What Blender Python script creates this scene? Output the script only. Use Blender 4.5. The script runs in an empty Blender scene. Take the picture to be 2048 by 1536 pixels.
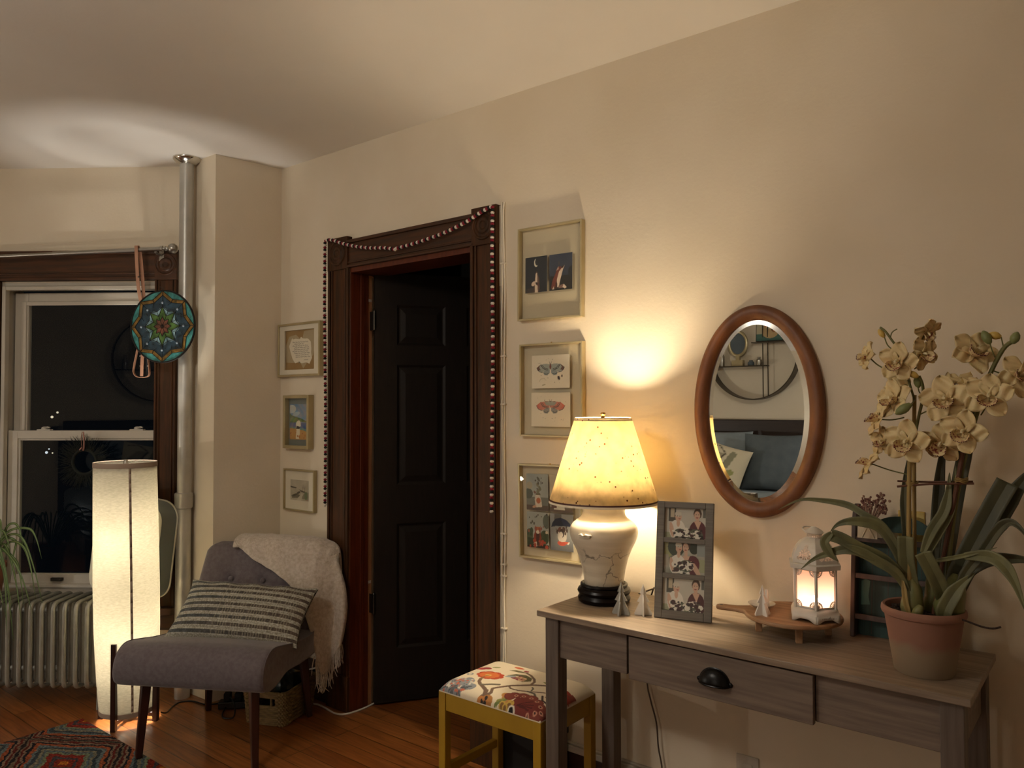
import bpy, bmesh, math, random
import numpy as np
from mathutils import Vector, Matrix
random.seed(7)
rng = np.random.default_rng(7)
SC = bpy.context.scene
COL = SC.collection
PI = math.pi
R = math.radians
# ------------------------------------------------------------------ camera
FPX, HC = 1540.0, 1.43
YAW, PITCH, ROLL = R(38.8), R(1.5), R(0.15)
WY = 2.36                                   # plane of the long wall
_f = Vector((-math.sin(YAW)*math.cos(PITCH), math.cos(YAW)*math.cos(PITCH), math.sin(PITCH)))
_r0 = Vector((math.cos(YAW), math.sin(YAW), 0)); _u0 = _r0.cross(_f)
_r = _r0*math.cos(ROLL) - _u0*math.sin(ROLL); _u = _u0*math.cos(ROLL) + _r0*math.sin(ROLL)
CAM = Vector((0, 0, HC))
def ray(x, y): return _f + _r*((x-1024)/FPX) + _u*((768-y)/FPX)
def at(x, y, Y):                            # the point of the room on the vertical plane y = Y seen at this pixel
    d = ray(x, y); return CAM + d*(Y/d.y)
def at_depth(x, y, dep): return CAM + ray(x, y)*dep
cd = bpy.data.cameras.new('camera'); cam = bpy.data.objects.new('camera', cd); COL.objects.link(cam)
cam.matrix_world = Matrix(((_r.x, _u.x, -_f.x, 0), (_r.y, _u.y, -_f.y, 0), (_r.z, _u.z, -_f.z, HC), (0, 0, 0, 1)))
cd.sensor_width = 36; cd.lens = FPX/2048*36; cd.clip_start = 0.02
SC.camera = cam
SC.cycles.max_bounces = 8; SC.cycles.glossy_bounces = 4; SC.cycles.transmission_bounces = 6; SC.cycles.caustics_refractive = False
SC.view_settings.view_transform = 'Standard'; SC.view_settings.look = 'None'
SC.view_settings.exposure = EXPOSURE = 0.0; SC.view_settings.gamma = 1; SC.view_settings.use_curve_mapping = False

# ------------------------------------------------------------------ materials
def lin(c):
    if isinstance(c, str):
        c = c.lstrip('#'); c = tuple(int(c[i:i+2], 16)/255 for i in (0, 2, 4))
    return tuple((v/12.92 if v <= .04045 else ((v+.055)/1.055)**2.4) for v in c)
def _mul(c, k): return tuple(min(1, v*k) for v in c)
MATS = {}
def mat(name, c='#808080', rough=.6, metal=0., c2=None, scale=8., stretch=(1, 1, 1), bump=0., bscale=None, spec=.5,
        detail=4., coat=0., attr=False, sheen=0., trans=None, contrast=(.35, .65), sss=0.):
    """Principled surface; colour runs between c and c2 along a stretched noise in object space, or is read from the mesh colours."""
    m = bpy.data.materials.new(name); m.use_nodes = True; nt = m.node_tree; N = nt.nodes; L = nt.links
    b = N['Principled BSDF']; b.inputs['Roughness'].default_value = rough; b.inputs['Metallic'].default_value = metal
    b.inputs['Specular IOR Level'].default_value = spec
    if coat: b.inputs['Coat Weight'].default_value = coat; b.inputs['Coat Roughness'].default_value = .15
    if sheen: b.inputs['Sheen Weight'].default_value = sheen; b.inputs['Sheen Roughness'].default_value = .4
    if sss: b.inputs['Subsurface Weight'].default_value = sss; b.inputs['Subsurface Radius'].default_value = (.02, .01, .005)
    c = lin(c); b.inputs['Base Color'].default_value = (*c, 1)
    tc = N.new('ShaderNodeTexCoord'); mp = N.new('ShaderNodeMapping'); mp.inputs['Scale'].default_value = stretch
    L.new(tc.outputs['Object'], mp.inputs['Vector'])
    if attr:
        a = N.new('ShaderNodeAttribute'); a.attribute_name = 'Col'; src = a.outputs['Color']
        if c2:
            nz = N.new('ShaderNodeTexNoise'); nz.inputs['Scale'].default_value = scale; nz.inputs['Detail'].default_value = detail
            L.new(mp.outputs[0], nz.inputs['Vector'])
            mx = N.new('ShaderNodeMix'); mx.data_type = 'RGBA'; mx.blend_type = 'MULTIPLY'; mx.inputs[0].default_value = 1
            rp = N.new('ShaderNodeValToRGB'); rp.color_ramp.elements[0].color = (*lin(c2), 1); rp.color_ramp.elements[1].color = (1, 1, 1, 1)
            rp.color_ramp.elements[0].position, rp.color_ramp.elements[1].position = contrast
            L.new(nz.outputs[0], rp.inputs[0]); L.new(src, mx.inputs[6]); L.new(rp.outputs[0], mx.inputs[7]); src = mx.outputs[2]
        L.new(src, b.inputs['Base Color'])
    elif c2:
        nz = N.new('ShaderNodeTexNoise'); nz.inputs['Scale'].default_value = scale; nz.inputs['Detail'].default_value = detail
        L.new(mp.outputs[0], nz.inputs['Vector'])
        rp = N.new('ShaderNodeValToRGB'); rp.color_ramp.elements[0].color = (*c, 1); rp.color_ramp.elements[1].color = (*lin(c2), 1)
        rp.color_ramp.elements[0].position, rp.color_ramp.elements[1].position = contrast
        L.new(nz.outputs[0], rp.inputs[0]); L.new(rp.outputs[0], b.inputs['Base Color'])
    if bump:
        nb = N.new('ShaderNodeTexNoise'); nb.inputs['Scale'].default_value = bscale or scale*3; nb.inputs['Detail'].default_value = 3
        L.new(mp.outputs[0], nb.inputs['Vector'])
        bp = N.new('ShaderNodeBump'); bp.inputs['Strength'].default_value = bump; bp.inputs['Distance'].default_value = .004
        L.new(nb.outputs[0], bp.inputs['Height']); L.new(bp.outputs[0], b.inputs['Normal'])
    MATS[name] = m
    return m
def emit(name, c, s):
    m = bpy.data.materials.new(name); m.use_nodes = True; nt = m.node_tree; nt.nodes.remove(nt.nodes['Principled BSDF'])
    e = nt.nodes.new('ShaderNodeEmission'); e.inputs[0].default_value = (*c, 1); e.inputs[1].default_value = s
    nt.links.new(e.outputs[0], nt.nodes['Material Output'].inputs[0]); MATS[name] = m; return m
def thin_glass(name, tint=(1, 1, 1), gloss=.06, rough=.0):
    m = bpy.data.materials.new(name); m.use_nodes = True; nt = m.node_tree; nt.nodes.remove(nt.nodes['Principled BSDF'])
    t = nt.nodes.new('ShaderNodeBsdfTransparent'); t.inputs[0].default_value = (*tint, 1)
    g = nt.nodes.new('ShaderNodeBsdfGlossy'); g.inputs['Roughness'].default_value = rough
    f = nt.nodes.new('ShaderNodeFresnel'); f.inputs[0].default_value = 1.5
    x = nt.nodes.new('ShaderNodeMixShader'); ge = nt.nodes.new('ShaderNodeNewGeometry'); sb = nt.nodes.new('ShaderNodeMath'); sb.operation = 'SUBTRACT'; sb.inputs[0].default_value = 1
    mu = nt.nodes.new('ShaderNodeMath'); mu.operation = 'MULTIPLY'; nt.links.new(ge.outputs['Backfacing'], sb.inputs[1]); nt.links.new(sb.outputs[0], mu.inputs[0]); nt.links.new(f.outputs[0], mu.inputs[1])
    nt.links.new(mu.outputs[0], x.inputs[0]); nt.links.new(t.outputs[0], x.inputs[1]); nt.links.new(g.outputs[0], x.inputs[2])
    nt.links.new(x.outputs[0], nt.nodes['Material Output'].inputs[0]); MATS[name] = m; return m
def shade_mat(name, c, tc, tfac=.6, scale=(300, 300, 40), amt=.25, speck=None):
    """Cloth or paper that a bulb shines through: diffuse front plus translucency, with a woven or mottled colour of its own."""
    m = bpy.data.materials.new(name); m.use_nodes = True; nt = m.node_tree; N = nt.nodes; L = nt.links; N.remove(N['Principled BSDF'])
    tcn = N.new('ShaderNodeTexCoord'); mp = N.new('ShaderNodeMapping'); mp.inputs['Scale'].default_value = scale; L.new(tcn.outputs['Object'], mp.inputs[0])
    nz = N.new('ShaderNodeTexNoise'); nz.inputs['Scale'].default_value = 1; nz.inputs['Detail'].default_value = 5; L.new(mp.outputs[0], nz.inputs['Vector'])
    rp = N.new('ShaderNodeValToRGB'); rp.color_ramp.elements[0].position = .3; rp.color_ramp.elements[1].position = .7
    rp.color_ramp.elements[0].color = (1-amt, 1-amt, 1-amt*1.15, 1); rp.color_ramp.elements[1].color = (1, 1, 1, 1); L.new(nz.outputs[0], rp.inputs[0])
    out = rp.outputs[0]
    if speck:
        vz = N.new('ShaderNodeTexVoronoi'); vz.inputs['Scale'].default_value = 62; vz.inputs['Randomness'].default_value = 1; L.new(tcn.outputs['Object'], vz.inputs['Vector'])
        r2 = N.new('ShaderNodeValToRGB'); r2.color_ramp.interpolation = 'LINEAR'
        r2.color_ramp.elements[0].position = .14; r2.color_ramp.elements[0].color = (*lin(speck), 1); r2.color_ramp.elements[1].position = .22; r2.color_ramp.elements[1].color = (1, 1, 1, 1)
        L.new(vz.outputs['Distance'], r2.inputs[0])
        mk = N.new('ShaderNodeTexNoise'); mk.inputs['Scale'].default_value = 13; L.new(tcn.outputs['Object'], mk.inputs['Vector'])
        r3 = N.new('ShaderNodeValToRGB'); r3.color_ramp.elements[0].position = .52; r3.color_ramp.elements[1].position = .56; L.new(mk.outputs[0], r3.inputs[0])
        m0 = N.new('ShaderNodeMix'); m0.data_type = 'RGBA'; m0.inputs[6].default_value = (1, 1, 1, 1); L.new(r3.outputs[0], m0.inputs[0]); L.new(r2.outputs[0], m0.inputs[7])
        mm = N.new('ShaderNodeMix'); mm.data_type = 'RGBA'; mm.blend_type = 'MULTIPLY'; mm.inputs[0].default_value = 1
        L.new(out, mm.inputs[6]); L.new(m0.outputs[2], mm.inputs[7]); out = mm.outputs[2]
    res = []
    for k, cc in (('ShaderNodeBsdfDiffuse', c), ('ShaderNodeBsdfTranslucent', tc)):
        mx = N.new('ShaderNodeMix'); mx.data_type = 'RGBA'; mx.blend_type = 'MULTIPLY'; mx.inputs[0].default_value = 1
        mx.inputs[6].default_value = (*lin(cc), 1); L.new(out, mx.inputs[7])
        s = N.new(k); L.new(mx.outputs[2], s.inputs[0]); res.append(s)
    x = N.new('ShaderNodeMixShader'); x.inputs[0].default_value = tfac
    L.new(res[0].outputs[0], x.inputs[1]); L.new(res[1].outputs[0], x.inputs[2]); L.new(x.outputs[0], N['Material Output'].inputs[0])
    MATS[name] = m; return m

# ------------------------------------------------------------------ mesh builder
class MB:
    def __init__(s): s.v = []; s.f = []; s.mi = []; s.c = []; s.M = None; s.col = (1, 1, 1)
    def add(s, vs, fs, mi=0, M=None, cols=None):
        o = len(s.v); M = M or s.M
        for i, p in enumerate(vs):
            p = Vector(p); s.v.append(M @ p if M else p); s.c.append(cols[i] if cols is not None else s.col)
        for f in fs: s.f.append([o+i for i in f]); s.mi.append(mi)
        return s
    def box(s, x0, x1, y0, y1, z0, z1, mi=0, M=None):
        vs = [(x, y, z) for z in (z0, z1) for y in (y0, y1) for x in (x0, x1)]
        return s.add(vs, [(0, 2, 3, 1), (4, 5, 7, 6), (0, 1, 5, 4), (2, 6, 7, 3), (0, 4, 6, 2), (1, 3, 7, 5)], mi, M)
    def prism(s, poly, z0, z1, mi=0, M=None):       # poly in xy, extruded along z
        n = len(poly); vs = [(x, y, z0) for x, y in poly]+[(x, y, z1) for x, y in poly]
        return s.add(vs, [tuple(range(n))[::-1], tuple(range(n, 2*n))]+[(i, (i+1) % n, n+(i+1) % n, n+i) for i in range(n)], mi, M)
    def lathe(s, prof, n=48, mi=0, M=None, capb=False, capt=False, cols=None):
        vs = []; fs = []; cc = []
        for k, (r, z) in enumerate(prof):
            for i in range(n):
                a = 2*PI*i/n; vs.append((r*math.cos(a), r*math.sin(a), z)); cc.append(cols[k] if cols else s.col)
        for k in range(len(prof)-1):
            for i in range(n): fs.append((k*n+i, k*n+(i+1) % n, (k+1)*n+(i+1) % n, (k+1)*n+i))
        if capb: fs.append(tuple(range(n))[::-1])
        if capt: fs.append(tuple((len(prof)-1)*n+i for i in range(n)))
        return s.add(vs, fs, mi, M, cc)
    def tube(s, pts, rad, n=10, mi=0, M=None, closed=False, flat=None, up=None, caps=True):
        """Swept tube; rad number or list; flat=(a,b) scales the two cross axes."""
        P = [Vector(p) for p in pts]; m = len(P); vs = []; fs = []
        rr = [rad]*m if isinstance(rad, (int, float)) else rad
        prev = None
        for i in range(m):
            t = (P[(i+1) % m]-P[i-1]) if closed else (P[min(i+1, m-1)]-P[max(i-1, 0)])
            t = t.normalized() if t.length > 1e-9 else Vector((0, 0, 1))
            if prev is None:
                ref = Vector(up) if up else (Vector((0, 0, 1)) if abs(t.z) < .9 else Vector((1, 0, 0)))
                b = t.cross(ref).normalized()
            else: b = (prev-t*prev.dot(t)).normalized()
            prev = b; a = b.cross(t)
            fa, fb = flat or (1, 1)
            for k in range(n):
                w = 2*PI*k/n; vs.append(P[i]+(b*math.cos(w)*fa+a*math.sin(w)*fb)*rr[i])
        for i in range(m if closed else m-1):
            j = (i+1) % m
            for k in range(n): fs.append((i*n+k, i*n+(k+1) % n, j*n+(k+1) % n, j*n+k))
        if not closed and caps: fs += [tuple(range(n))[::-1], tuple((m-1)*n+k for k in range(n))]
        return s.add(vs, fs, mi, M)
    def grid(s, fn, nu, nv, mi=0, M=None, wrapu=False, wrapv=False, colfn=None):
        U = nu if wrapu else nu+1; V = nv if wrapv else nv+1
        vs = [fn(i/nu, j/nv) for j in range(V) for i in range(U)]
        cc = [colfn(i/nu, j/nv) for j in range(V) for i in range(U)] if colfn else None
        fs = [(j*U+i, j*U+(i+1) % U, ((j+1) % V)*U+(i+1) % U, ((j+1) % V)*U+i) for j in range(nv) for i in range(nu)]
        return s.add(vs, fs, mi, M, cc)
    def ball(s, c, r, n=12, mi=0, M=None):
        rx, ry, rz = (r, r, r) if isinstance(r, (int, float)) else r
        c = Vector(c); h = n//2
        vs = [c+Vector((0, 0, -rz))]; fs = []
        for j in range(1, h):
            t = PI*j/h
            for i in range(n): vs.append(c+Vector((rx*math.sin(t)*math.cos(2*PI*i/n), ry*math.sin(t)*math.sin(2*PI*i/n), -rz*math.cos(t))))
        vs.append(c+Vector((0, 0, rz)))
        for i in range(n): fs.append((0, 1+(i+1) % n, 1+i))
        for j in range(h-2):
            for i in range(n): fs.append((1+j*n+i, 1+j*n+(i+1) % n, 1+(j+1)*n+(i+1) % n, 1+(j+1)*n+i))
        for i in range(n): fs.append((1+(h-2)*n+i, 1+(h-2)*n+(i+1) % n, len(vs)-1))
        return s.add(vs, fs, mi, M)
    def build(s, name, mats, parent=None, smooth=True, bevel=0, ang=38, sub=0, solid=0, bseg=2):
        me = bpy.data.meshes.new(name); me.from_pydata([tuple(v) for v in s.v], [], s.f); me.update()
        ca = me.color_attributes.new('Col', 'FLOAT_COLOR', 'POINT')
        if len(s.v): ca.data.foreach_set('color', np.array([(*c[:3], 1) for c in s.c], dtype=np.float32).ravel())
        bm = bmesh.new(); bm.from_mesh(me); bmesh.ops.recalc_face_normals(bm, faces=bm.faces)
        if smooth:
            for f in bm.faces: f.smooth = True
            for e in bm.edges:
                if len(e.link_faces) == 2 and e.calc_face_angle(0) > R(ang): e.smooth = False
        bm.to_mesh(me); bm.free()
        for i, p in enumerate(me.polygons): p.material_index = s.mi[i]
        for m in (mats if isinstance(mats, (list, tuple)) else [mats]): me.materials.append(MATS[m] if isinstance(m, str) else m)
        o = bpy.data.objects.new(name, me); COL.objects.link(o)
        if parent: o.parent = parent
        if solid: q = o.modifiers.new('solid', 'SOLIDIFY'); q.thickness = solid; q.offset = 0
        if bevel:
            q = o.modifiers.new('bevel', 'BEVEL'); q.width = bevel; q.segments = bseg; q.limit_method = 'ANGLE'; q.angle_limit = R(40)
        if sub: q = o.modifiers.new('sub', 'SUBSURF'); q.levels = q.render_levels = sub
        return o
def T(x=0, y=0, z=0, rx=0, ry=0, rz=0): return Matrix.Translation((x, y, z)) @ Matrix.Rotation(R(rz), 4, 'Z') @ Matrix.Rotation(R(ry), 4, 'Y') @ Matrix.Rotation(R(rx), 4, 'X')
def catmull(pts, n=6):
    P = [Vector(p) for p in pts]; out = []
    for i in range(len(P)-1):
        a, b, c, d = P[max(i-1, 0)], P[i], P[i+1], P[min(i+2, len(P)-1)]
        for k in range(n):
            t = k/n; out.append(.5*((2*b)+(c-a)*t+(2*a-5*b+4*c-d)*t*t+(3*b-a-3*c+d)*t**3))
    out.append(P[-1]); return out
def tag(o, label, cat, group=None, kind=None):
    o['label'] = label; o['category'] = cat
    if group: o['group'] = group
    if kind: o['kind'] = kind
    return o
def thing(name, label, cat, loc=(0, 0, 0), rz=0, group=None, rx=0, ry=0):
    o = bpy.data.objects.new(name, None); COL.objects.link(o); o.location = loc; o.rotation_euler = (R(rx), R(ry), R(rz)); o.empty_display_size = .05
    return tag(o, label, cat, group)
def struct(o): o['kind'] = 'structure'; return o

# ------------------------------------------------------------------ painted surfaces (flat art is the thing itself)
def paint(nx, ny, bg, shapes):
    """Raster of colours for a painted or printed surface: u to the right, v up, both 0..1."""
    u, v = np.meshgrid(np.linspace(0, 1, nx), np.linspace(0, 1, ny)); a = np.empty((ny, nx, 3)); a[:] = lin(bg)
    for s in shapes:
        k = s[0]; c = np.array(lin(s[-1]))
        if k == 'e':                                   # ellipse cx cy rx ry rot
            _, cx, cy, rx, ry, ro, _c = s; dx, dy = u-cx, v-cy; co, si = math.cos(R(ro)), math.sin(R(ro))
            m = ((dx*co+dy*si)/rx)**2+((-dx*si+dy*co)/ry)**2 <= 1
        elif k == 'p':
            P = s[1]; m = np.zeros_like(u, bool); j = len(P)-1
            for i in range(len(P)):
                (x1, y1), (x2, y2) = P[i], P[j]
                if y1 != y2: m ^= ((y1 > v) != (y2 > v)) & (u < (x2-x1)*(v-y1)/(y2-y1)+x1)
                j = i
        elif k == 'l':                                 # stroke
            _, P, w, asp, _c = s; m = np.zeros_like(u, bool)
            for (x1, y1), (x2, y2) in zip(P, P[1:]):
                ax, ay, bx, by = x1*asp, y1, x2*asp, y2; L2 = (bx-ax)**2+(by-ay)**2+1e-12
                t = np.clip(((u*asp-ax)*(bx-ax)+(v-ay)*(by-ay))/L2, 0, 1); m |= (u*asp-ax-t*(bx-ax))**2+(v-ay-t*(by-ay))**2 <= w*w
        elif k == 'r': _, x0, x1, y0, y1, _c = s; m = (u >= x0) & (u <= x1) & (v >= y0) & (v <= y1)
        elif k == 'n':                                 # soft mottling towards a colour
            _, fr, am, _c = s; ph = rng.random(6)*6.28
            w = (np.sin(u*fr+ph[0]+2*np.sin(v*fr*.7+ph[1]))*np.sin(v*fr*1.1+ph[2]+2*np.sin(u*fr*.6+ph[3]))*.5+.5)[..., None]*am; a = a*(1-w)+c*w; continue
        elif k == 'g': _, y0, y1, _c = s; w = np.clip((v-y0)/(y1-y0), 0, 1)[..., None]; a = a*(1-w)+c*w; continue
        elif k == 'd':                                 # scattered dabs: x0 x1 y0 y1 count size
            _, x0, x1, y0, y1, n, sz, _c = s; m = np.zeros_like(u, bool)
            for _i in range(n):
                cx, cy = x0+rng.random()*(x1-x0), y0+rng.random()*(y1-y0); q = sz*(.5+rng.random()); m |= ((u-cx)/q)**2+((v-cy)/q/(.6+.8*rng.random()))**2 <= 1
        a[m] = c
    return a
def print_mesh(mb, a, w, h, M, t=.0012):
    """A thin card: painted front (towards local -y), plain edges and back."""
    ny, nx, _ = a.shape
    vs = [(w*(i/(nx-1)-.5), -t/2, h*(j/(ny-1)-.5)) for j in range(ny) for i in range(nx)]
    fs = [(j*nx+i, j*nx+i+1, (j+1)*nx+i+1, (j+1)*nx+i) for j in range(ny-1) for i in range(nx-1)]
    mb.add(vs, fs, 0, M, a.reshape(-1, 3))
    old = mb.col; mb.col = (.7, .66, .58); mb.box(-w/2, w/2, -t/2+.0002, t/2, -h/2, h/2, 0, M); mb.col = old
# ------------------------------------------------------------------ palette
mat('wall_paint', '#d8cbb5', .75, c2='#d2c4ac', scale=2.5, bump=.12, bscale=90, spec=.25)
mat('ceiling_paint', '#e6e1d9', .8, c2='#e2dcd3', scale=2, bump=.1, bscale=60, spec=.2)
mat('oak_floor_hall', '#3a1d0d', .4)
mat('dark_wood', '#32200f', .55, c2='#4a2a12', scale=5, stretch=(14, 14, 1.2), bump=.05, spec=.22)
mat('dark_wood_h', '#35200f', .52, c2='#4a2a12', scale=5, stretch=(1.2, 14, 14), bump=.05, spec=.35)
mat('jamb_wood', '#4a1e0c', .4, c2='#5c2810', scale=5, stretch=(14, 14, 1.2), bump=.05, spec=.35)
mat('door_paint', '#1d1610', .55, c2='#18120d', scale=6, stretch=(12, 12, 1.5), bump=.06, spec=.25)
mat('bare_pine', '#a5764e', .6, c2='#8d6040', scale=5, stretch=(20, 20, 1))
mat('steel', '#a9a59c', .35, 1.)
mat('dark_steel', '#55514a', .4, 1.)
mat('white_trim', '#bdb5a6', .5, c2='#b3ab9c', scale=7, bump=.08)
mat('sash_grey', '#b8b2a6', .5)
mat('pipe_paint', '#b9b6ae', .38, .55, c2='#a9a69e', scale=9)
mat('chrome', '#d6d2ca', .15, 1.)
mat('radiator_paint', '#98958a', .42, .35, c2='#8b887d', scale=14)
mat('black', '#0c0b0a', .4)
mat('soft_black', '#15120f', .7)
mat('baseboard_dark', '#2a160c', .4, c2='#3a1f10', scale=5, stretch=(1, 14, 14))
thin_glass('window_glass', (.93, .95, .95))
thin_glass('frame_glass', (.985, .985, .97))
def floor_mat():
    m = bpy.data.materials.new('strip_floor'); m.use_nodes = True; nt = m.node_tree; N = nt.nodes; L = nt.links; b = N['Principled BSDF']
    tc = N.new('ShaderNodeTexCoord'); br = N.new('ShaderNodeTexBrick')
    br.inputs['Color1'].default_value = (*lin('#9a6232'), 1); br.inputs['Color2'].default_value = (*lin('#7a461f'), 1); br.inputs['Mortar'].default_value = (*lin('#1c0d06'), 1)
    br.inputs['Scale'].default_value = 1; br.inputs['Brick Width'].default_value = 1.35; br.inputs['Row Height'].default_value = .085
    br.inputs['Mortar Size'].default_value = .0016; br.inputs['Mortar Smooth'].default_value = .2; br.inputs['Bias'].default_value = -.1; br.offset = .37; br.offset_frequency = 3; br.squash = 1
    L.new(tc.outputs['Object'], br.inputs['Vector'])
    mp = N.new('ShaderNodeMapping'); mp.inputs['Scale'].default_value = (2.2, 34, 1); L.new(tc.outputs['Object'], mp.inputs[0])
    nz = N.new('ShaderNodeTexNoise'); nz.inputs['Scale'].default_value = 2.2; nz.inputs['Detail'].default_value = 6; nz.inputs['Distortion'].default_value = .6; L.new(mp.outputs[0], nz.inputs['Vector'])
    rp = N.new('ShaderNodeValToRGB'); rp.color_ramp.elements[0].position = .3; rp.color_ramp.elements[0].color = (.5, .42, .36, 1); rp.color_ramp.elements[1].position = .75; rp.color_ramp.elements[1].color = (1.15, 1.1, 1.05, 1); L.new(nz.outputs[0], rp.inputs[0])
    mx = N.new('ShaderNodeMix'); mx.data_type = 'RGBA'; mx.blend_type = 'MULTIPLY'; mx.inputs[0].default_value = 1
    L.new(br.outputs['Color'], mx.inputs[6]); L.new(rp.outputs[0], mx.inputs[7]); L.new(mx.outputs[2], b.inputs['Base Color'])
    b.inputs['Roughness'].default_value = .33; b.inputs['Coat Weight'].default_value = .15; b.inputs['Coat Roughness'].default_value = .25
    bp = N.new('ShaderNodeBump'); bp.inputs['Strength'].default_value = .25; bp.inputs['Distance'].default_value = .002; L.new(br.outputs['Fac'], bp.inputs['Height']); bp.invert = True; L.new(bp.outputs[0], b.inputs['Normal'])
    MATS['strip_floor'] = m
floor_mat()
# ------------------------------------------------------------------ the room
CZ = 2.66
K = Vector((-3.80, 2.0, 0)); KA = 36.67
BW = Matrix.Translation(K) @ Matrix.Rotation(R(KA), 4, 'Z')         # window wall: x along it to the right, -y into the room
def bw(s, o, z=0): return BW @ Vector((-s, -o, z))
XL, YR, XR = -5.20, -3.20, 1.75
m = MB(); m.box(XL-.15, XR+.15, YR-.15, 4.6, -.08, 0); struct(m.build('floor', 'strip_floor', smooth=False))
m = MB(); m.box(XL-.15, XR+.15, YR-.15, 4.6, CZ, CZ+.1); struct(m.build('ceiling', 'ceiling_paint', smooth=False))
DX0, DX1, DZ1, WT = -2.868, -2.075, 2.066, .14
m = MB(); m.box(-3.6, DX0-.0, WY, WY+WT, 0, CZ); m.box(DX0, DX1, WY, WY+WT, DZ1, CZ); m.box(DX1, XR+.15, WY, WY+WT, 0, CZ)
struct(m.build('wall_right', 'wall_paint', smooth=False))
m = MB(); m.prism([(-3.435, WY+.02), (-3.475, 2.01), (-3.81, 1.998), (-3.95, 2.25), (-3.62, 2.5)], 0, CZ); struct(m.build('wall_corner', 'wall_paint', smooth=False))
m = MB(); m.M = BW; WX0, WX1, WZ0, WZ1 = -.935, -.095, .42, 2.062
m.box(-1.9, WX0, 0, .17, 0, CZ); m.box(WX1, .02, 0, .17, 0, CZ); m.box(WX0, WX1, 0, .17, WZ1, CZ); m.box(WX0, WX1, 0, .17, 0, WZ0)
struct(m.build('wall_back', 'wall_paint', smooth=False))
m = MB(); m.box(XL-.15, XL, YR-.15, 1.2, 0, CZ); struct(m.build('wall_left', 'wall_paint', smooth=False))
m = MB(); m.box(XL, XR, YR-.15, YR, 0, CZ); struct(m.build('wall_rear', 'wall_paint', smooth=False))
m = MB(); m.box(XR, XR+.15, YR-.15, WY, 0, CZ); struct(m.build('wall_near', 'wall_paint', smooth=False))
m = MB(); m.box(-4.0, -1.2, 4.1, 4.2, 0, CZ); m.box(-4.1, -4.0, 2.55, 4.2, 0, CZ); m.box(-1.2, -1.1, WY+WT, 4.2, 0, CZ); mat('hall_in_shade', '#3c352c', .8); struct(m.build('wall_hall', 'hall_in_shade', smooth=False))  # dark tone puts the unlit hall's shade into the wall colour
# door casing of the old doorway: flat boards with a stepped edge, corner blocks with turned rosettes
tr = bpy.data.objects.new('trim_1', None); COL.objects.link(tr); struct(tr)
yc = WY-.022
def casing_v(mb, x0, x1, z1, inner):
    mb.box(x0, x1, yc, WY, 0, z1)
    for k, (a, b, d) in enumerate(((.0, .014, .010), (.020, .030, .006), (.118, .128, .006), (.136, .152, .010))):
        mb.box(x0+a, min(x0+b, x1), yc-d, yc+.001, 0.16, z1)
    mb.box(x0-.001, x1+.001, yc-.012, WY, 0, .165)
m = MB(); casing_v(m, -3.012, -2.858, 2.075, 1); m.build('casing_board', 'dark_wood', tr, bevel=.003)
m = MB(); casing_v(m, -2.090, -1.955, 2.075, -1); m.build('casing_board', 'dark_wood', tr, bevel=.003)
m = MB(); m.box(-2.872, -2.073, yc, WY, 2.075, 2.206)
for a, b, d in ((2.075, 2.087, .010), (2.095, 2.103, .006), (2.190, 2.206, .012)): m.box(-2.872, -2.073, yc-d, yc+.001, a, b)
m.build('casing_head', 'dark_wood_h', tr, bevel=.003)
for x0, x1 in ((-3.014, -2.868), (-2.084, -1.952)):
    m = MB(); m.box(x0, x1, yc-.010, WY, 2.072, 2.226)
    m.lathe([(0, 0), (.014, .0), (.018, -.005), (.03, -.006), (.036, .0), (.046, .0015), (.050, -.005), (.056, -.006), (.060, 0)], 40, M=T((x0+x1)/2, yc-.011, 2.15, rx=-90))
    m.build('corner_block', 'dark_wood', tr, bevel=.002)
# jambs with the stop, and the bare rebate where the hinges sit
m = MB(); m.box(DX0-.02, DX0+.012, yc+.004, 2.452, 0, DZ1+.0); m.box(DX0-.02, DX0+.014, 2.402, 2.425, 0, DZ1)
m.box(DX1-.012, DX1+.02, yc+.004, WY+WT+.02, 0, DZ1); m.box(DX0-.02, DX1+.02, yc+.004, WY+WT+.02, DZ1-.014, DZ1+.02); m.build('jamb', 'jamb_wood', tr, bevel=.002)
m = MB(); m.box(DX0-.02, DX0+.010, 2.425, 2.475, 0, DZ1-.014); m.build('hinge_jamb', 'bare_pine', tr)
m = MB()
for z in (.48, 1.83): m.box(DX0+.009, DX0+.0115, 2.428, 2.470, z+.095, z+.108)
m.build('strike_patch', 'white_trim', tr)
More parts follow.
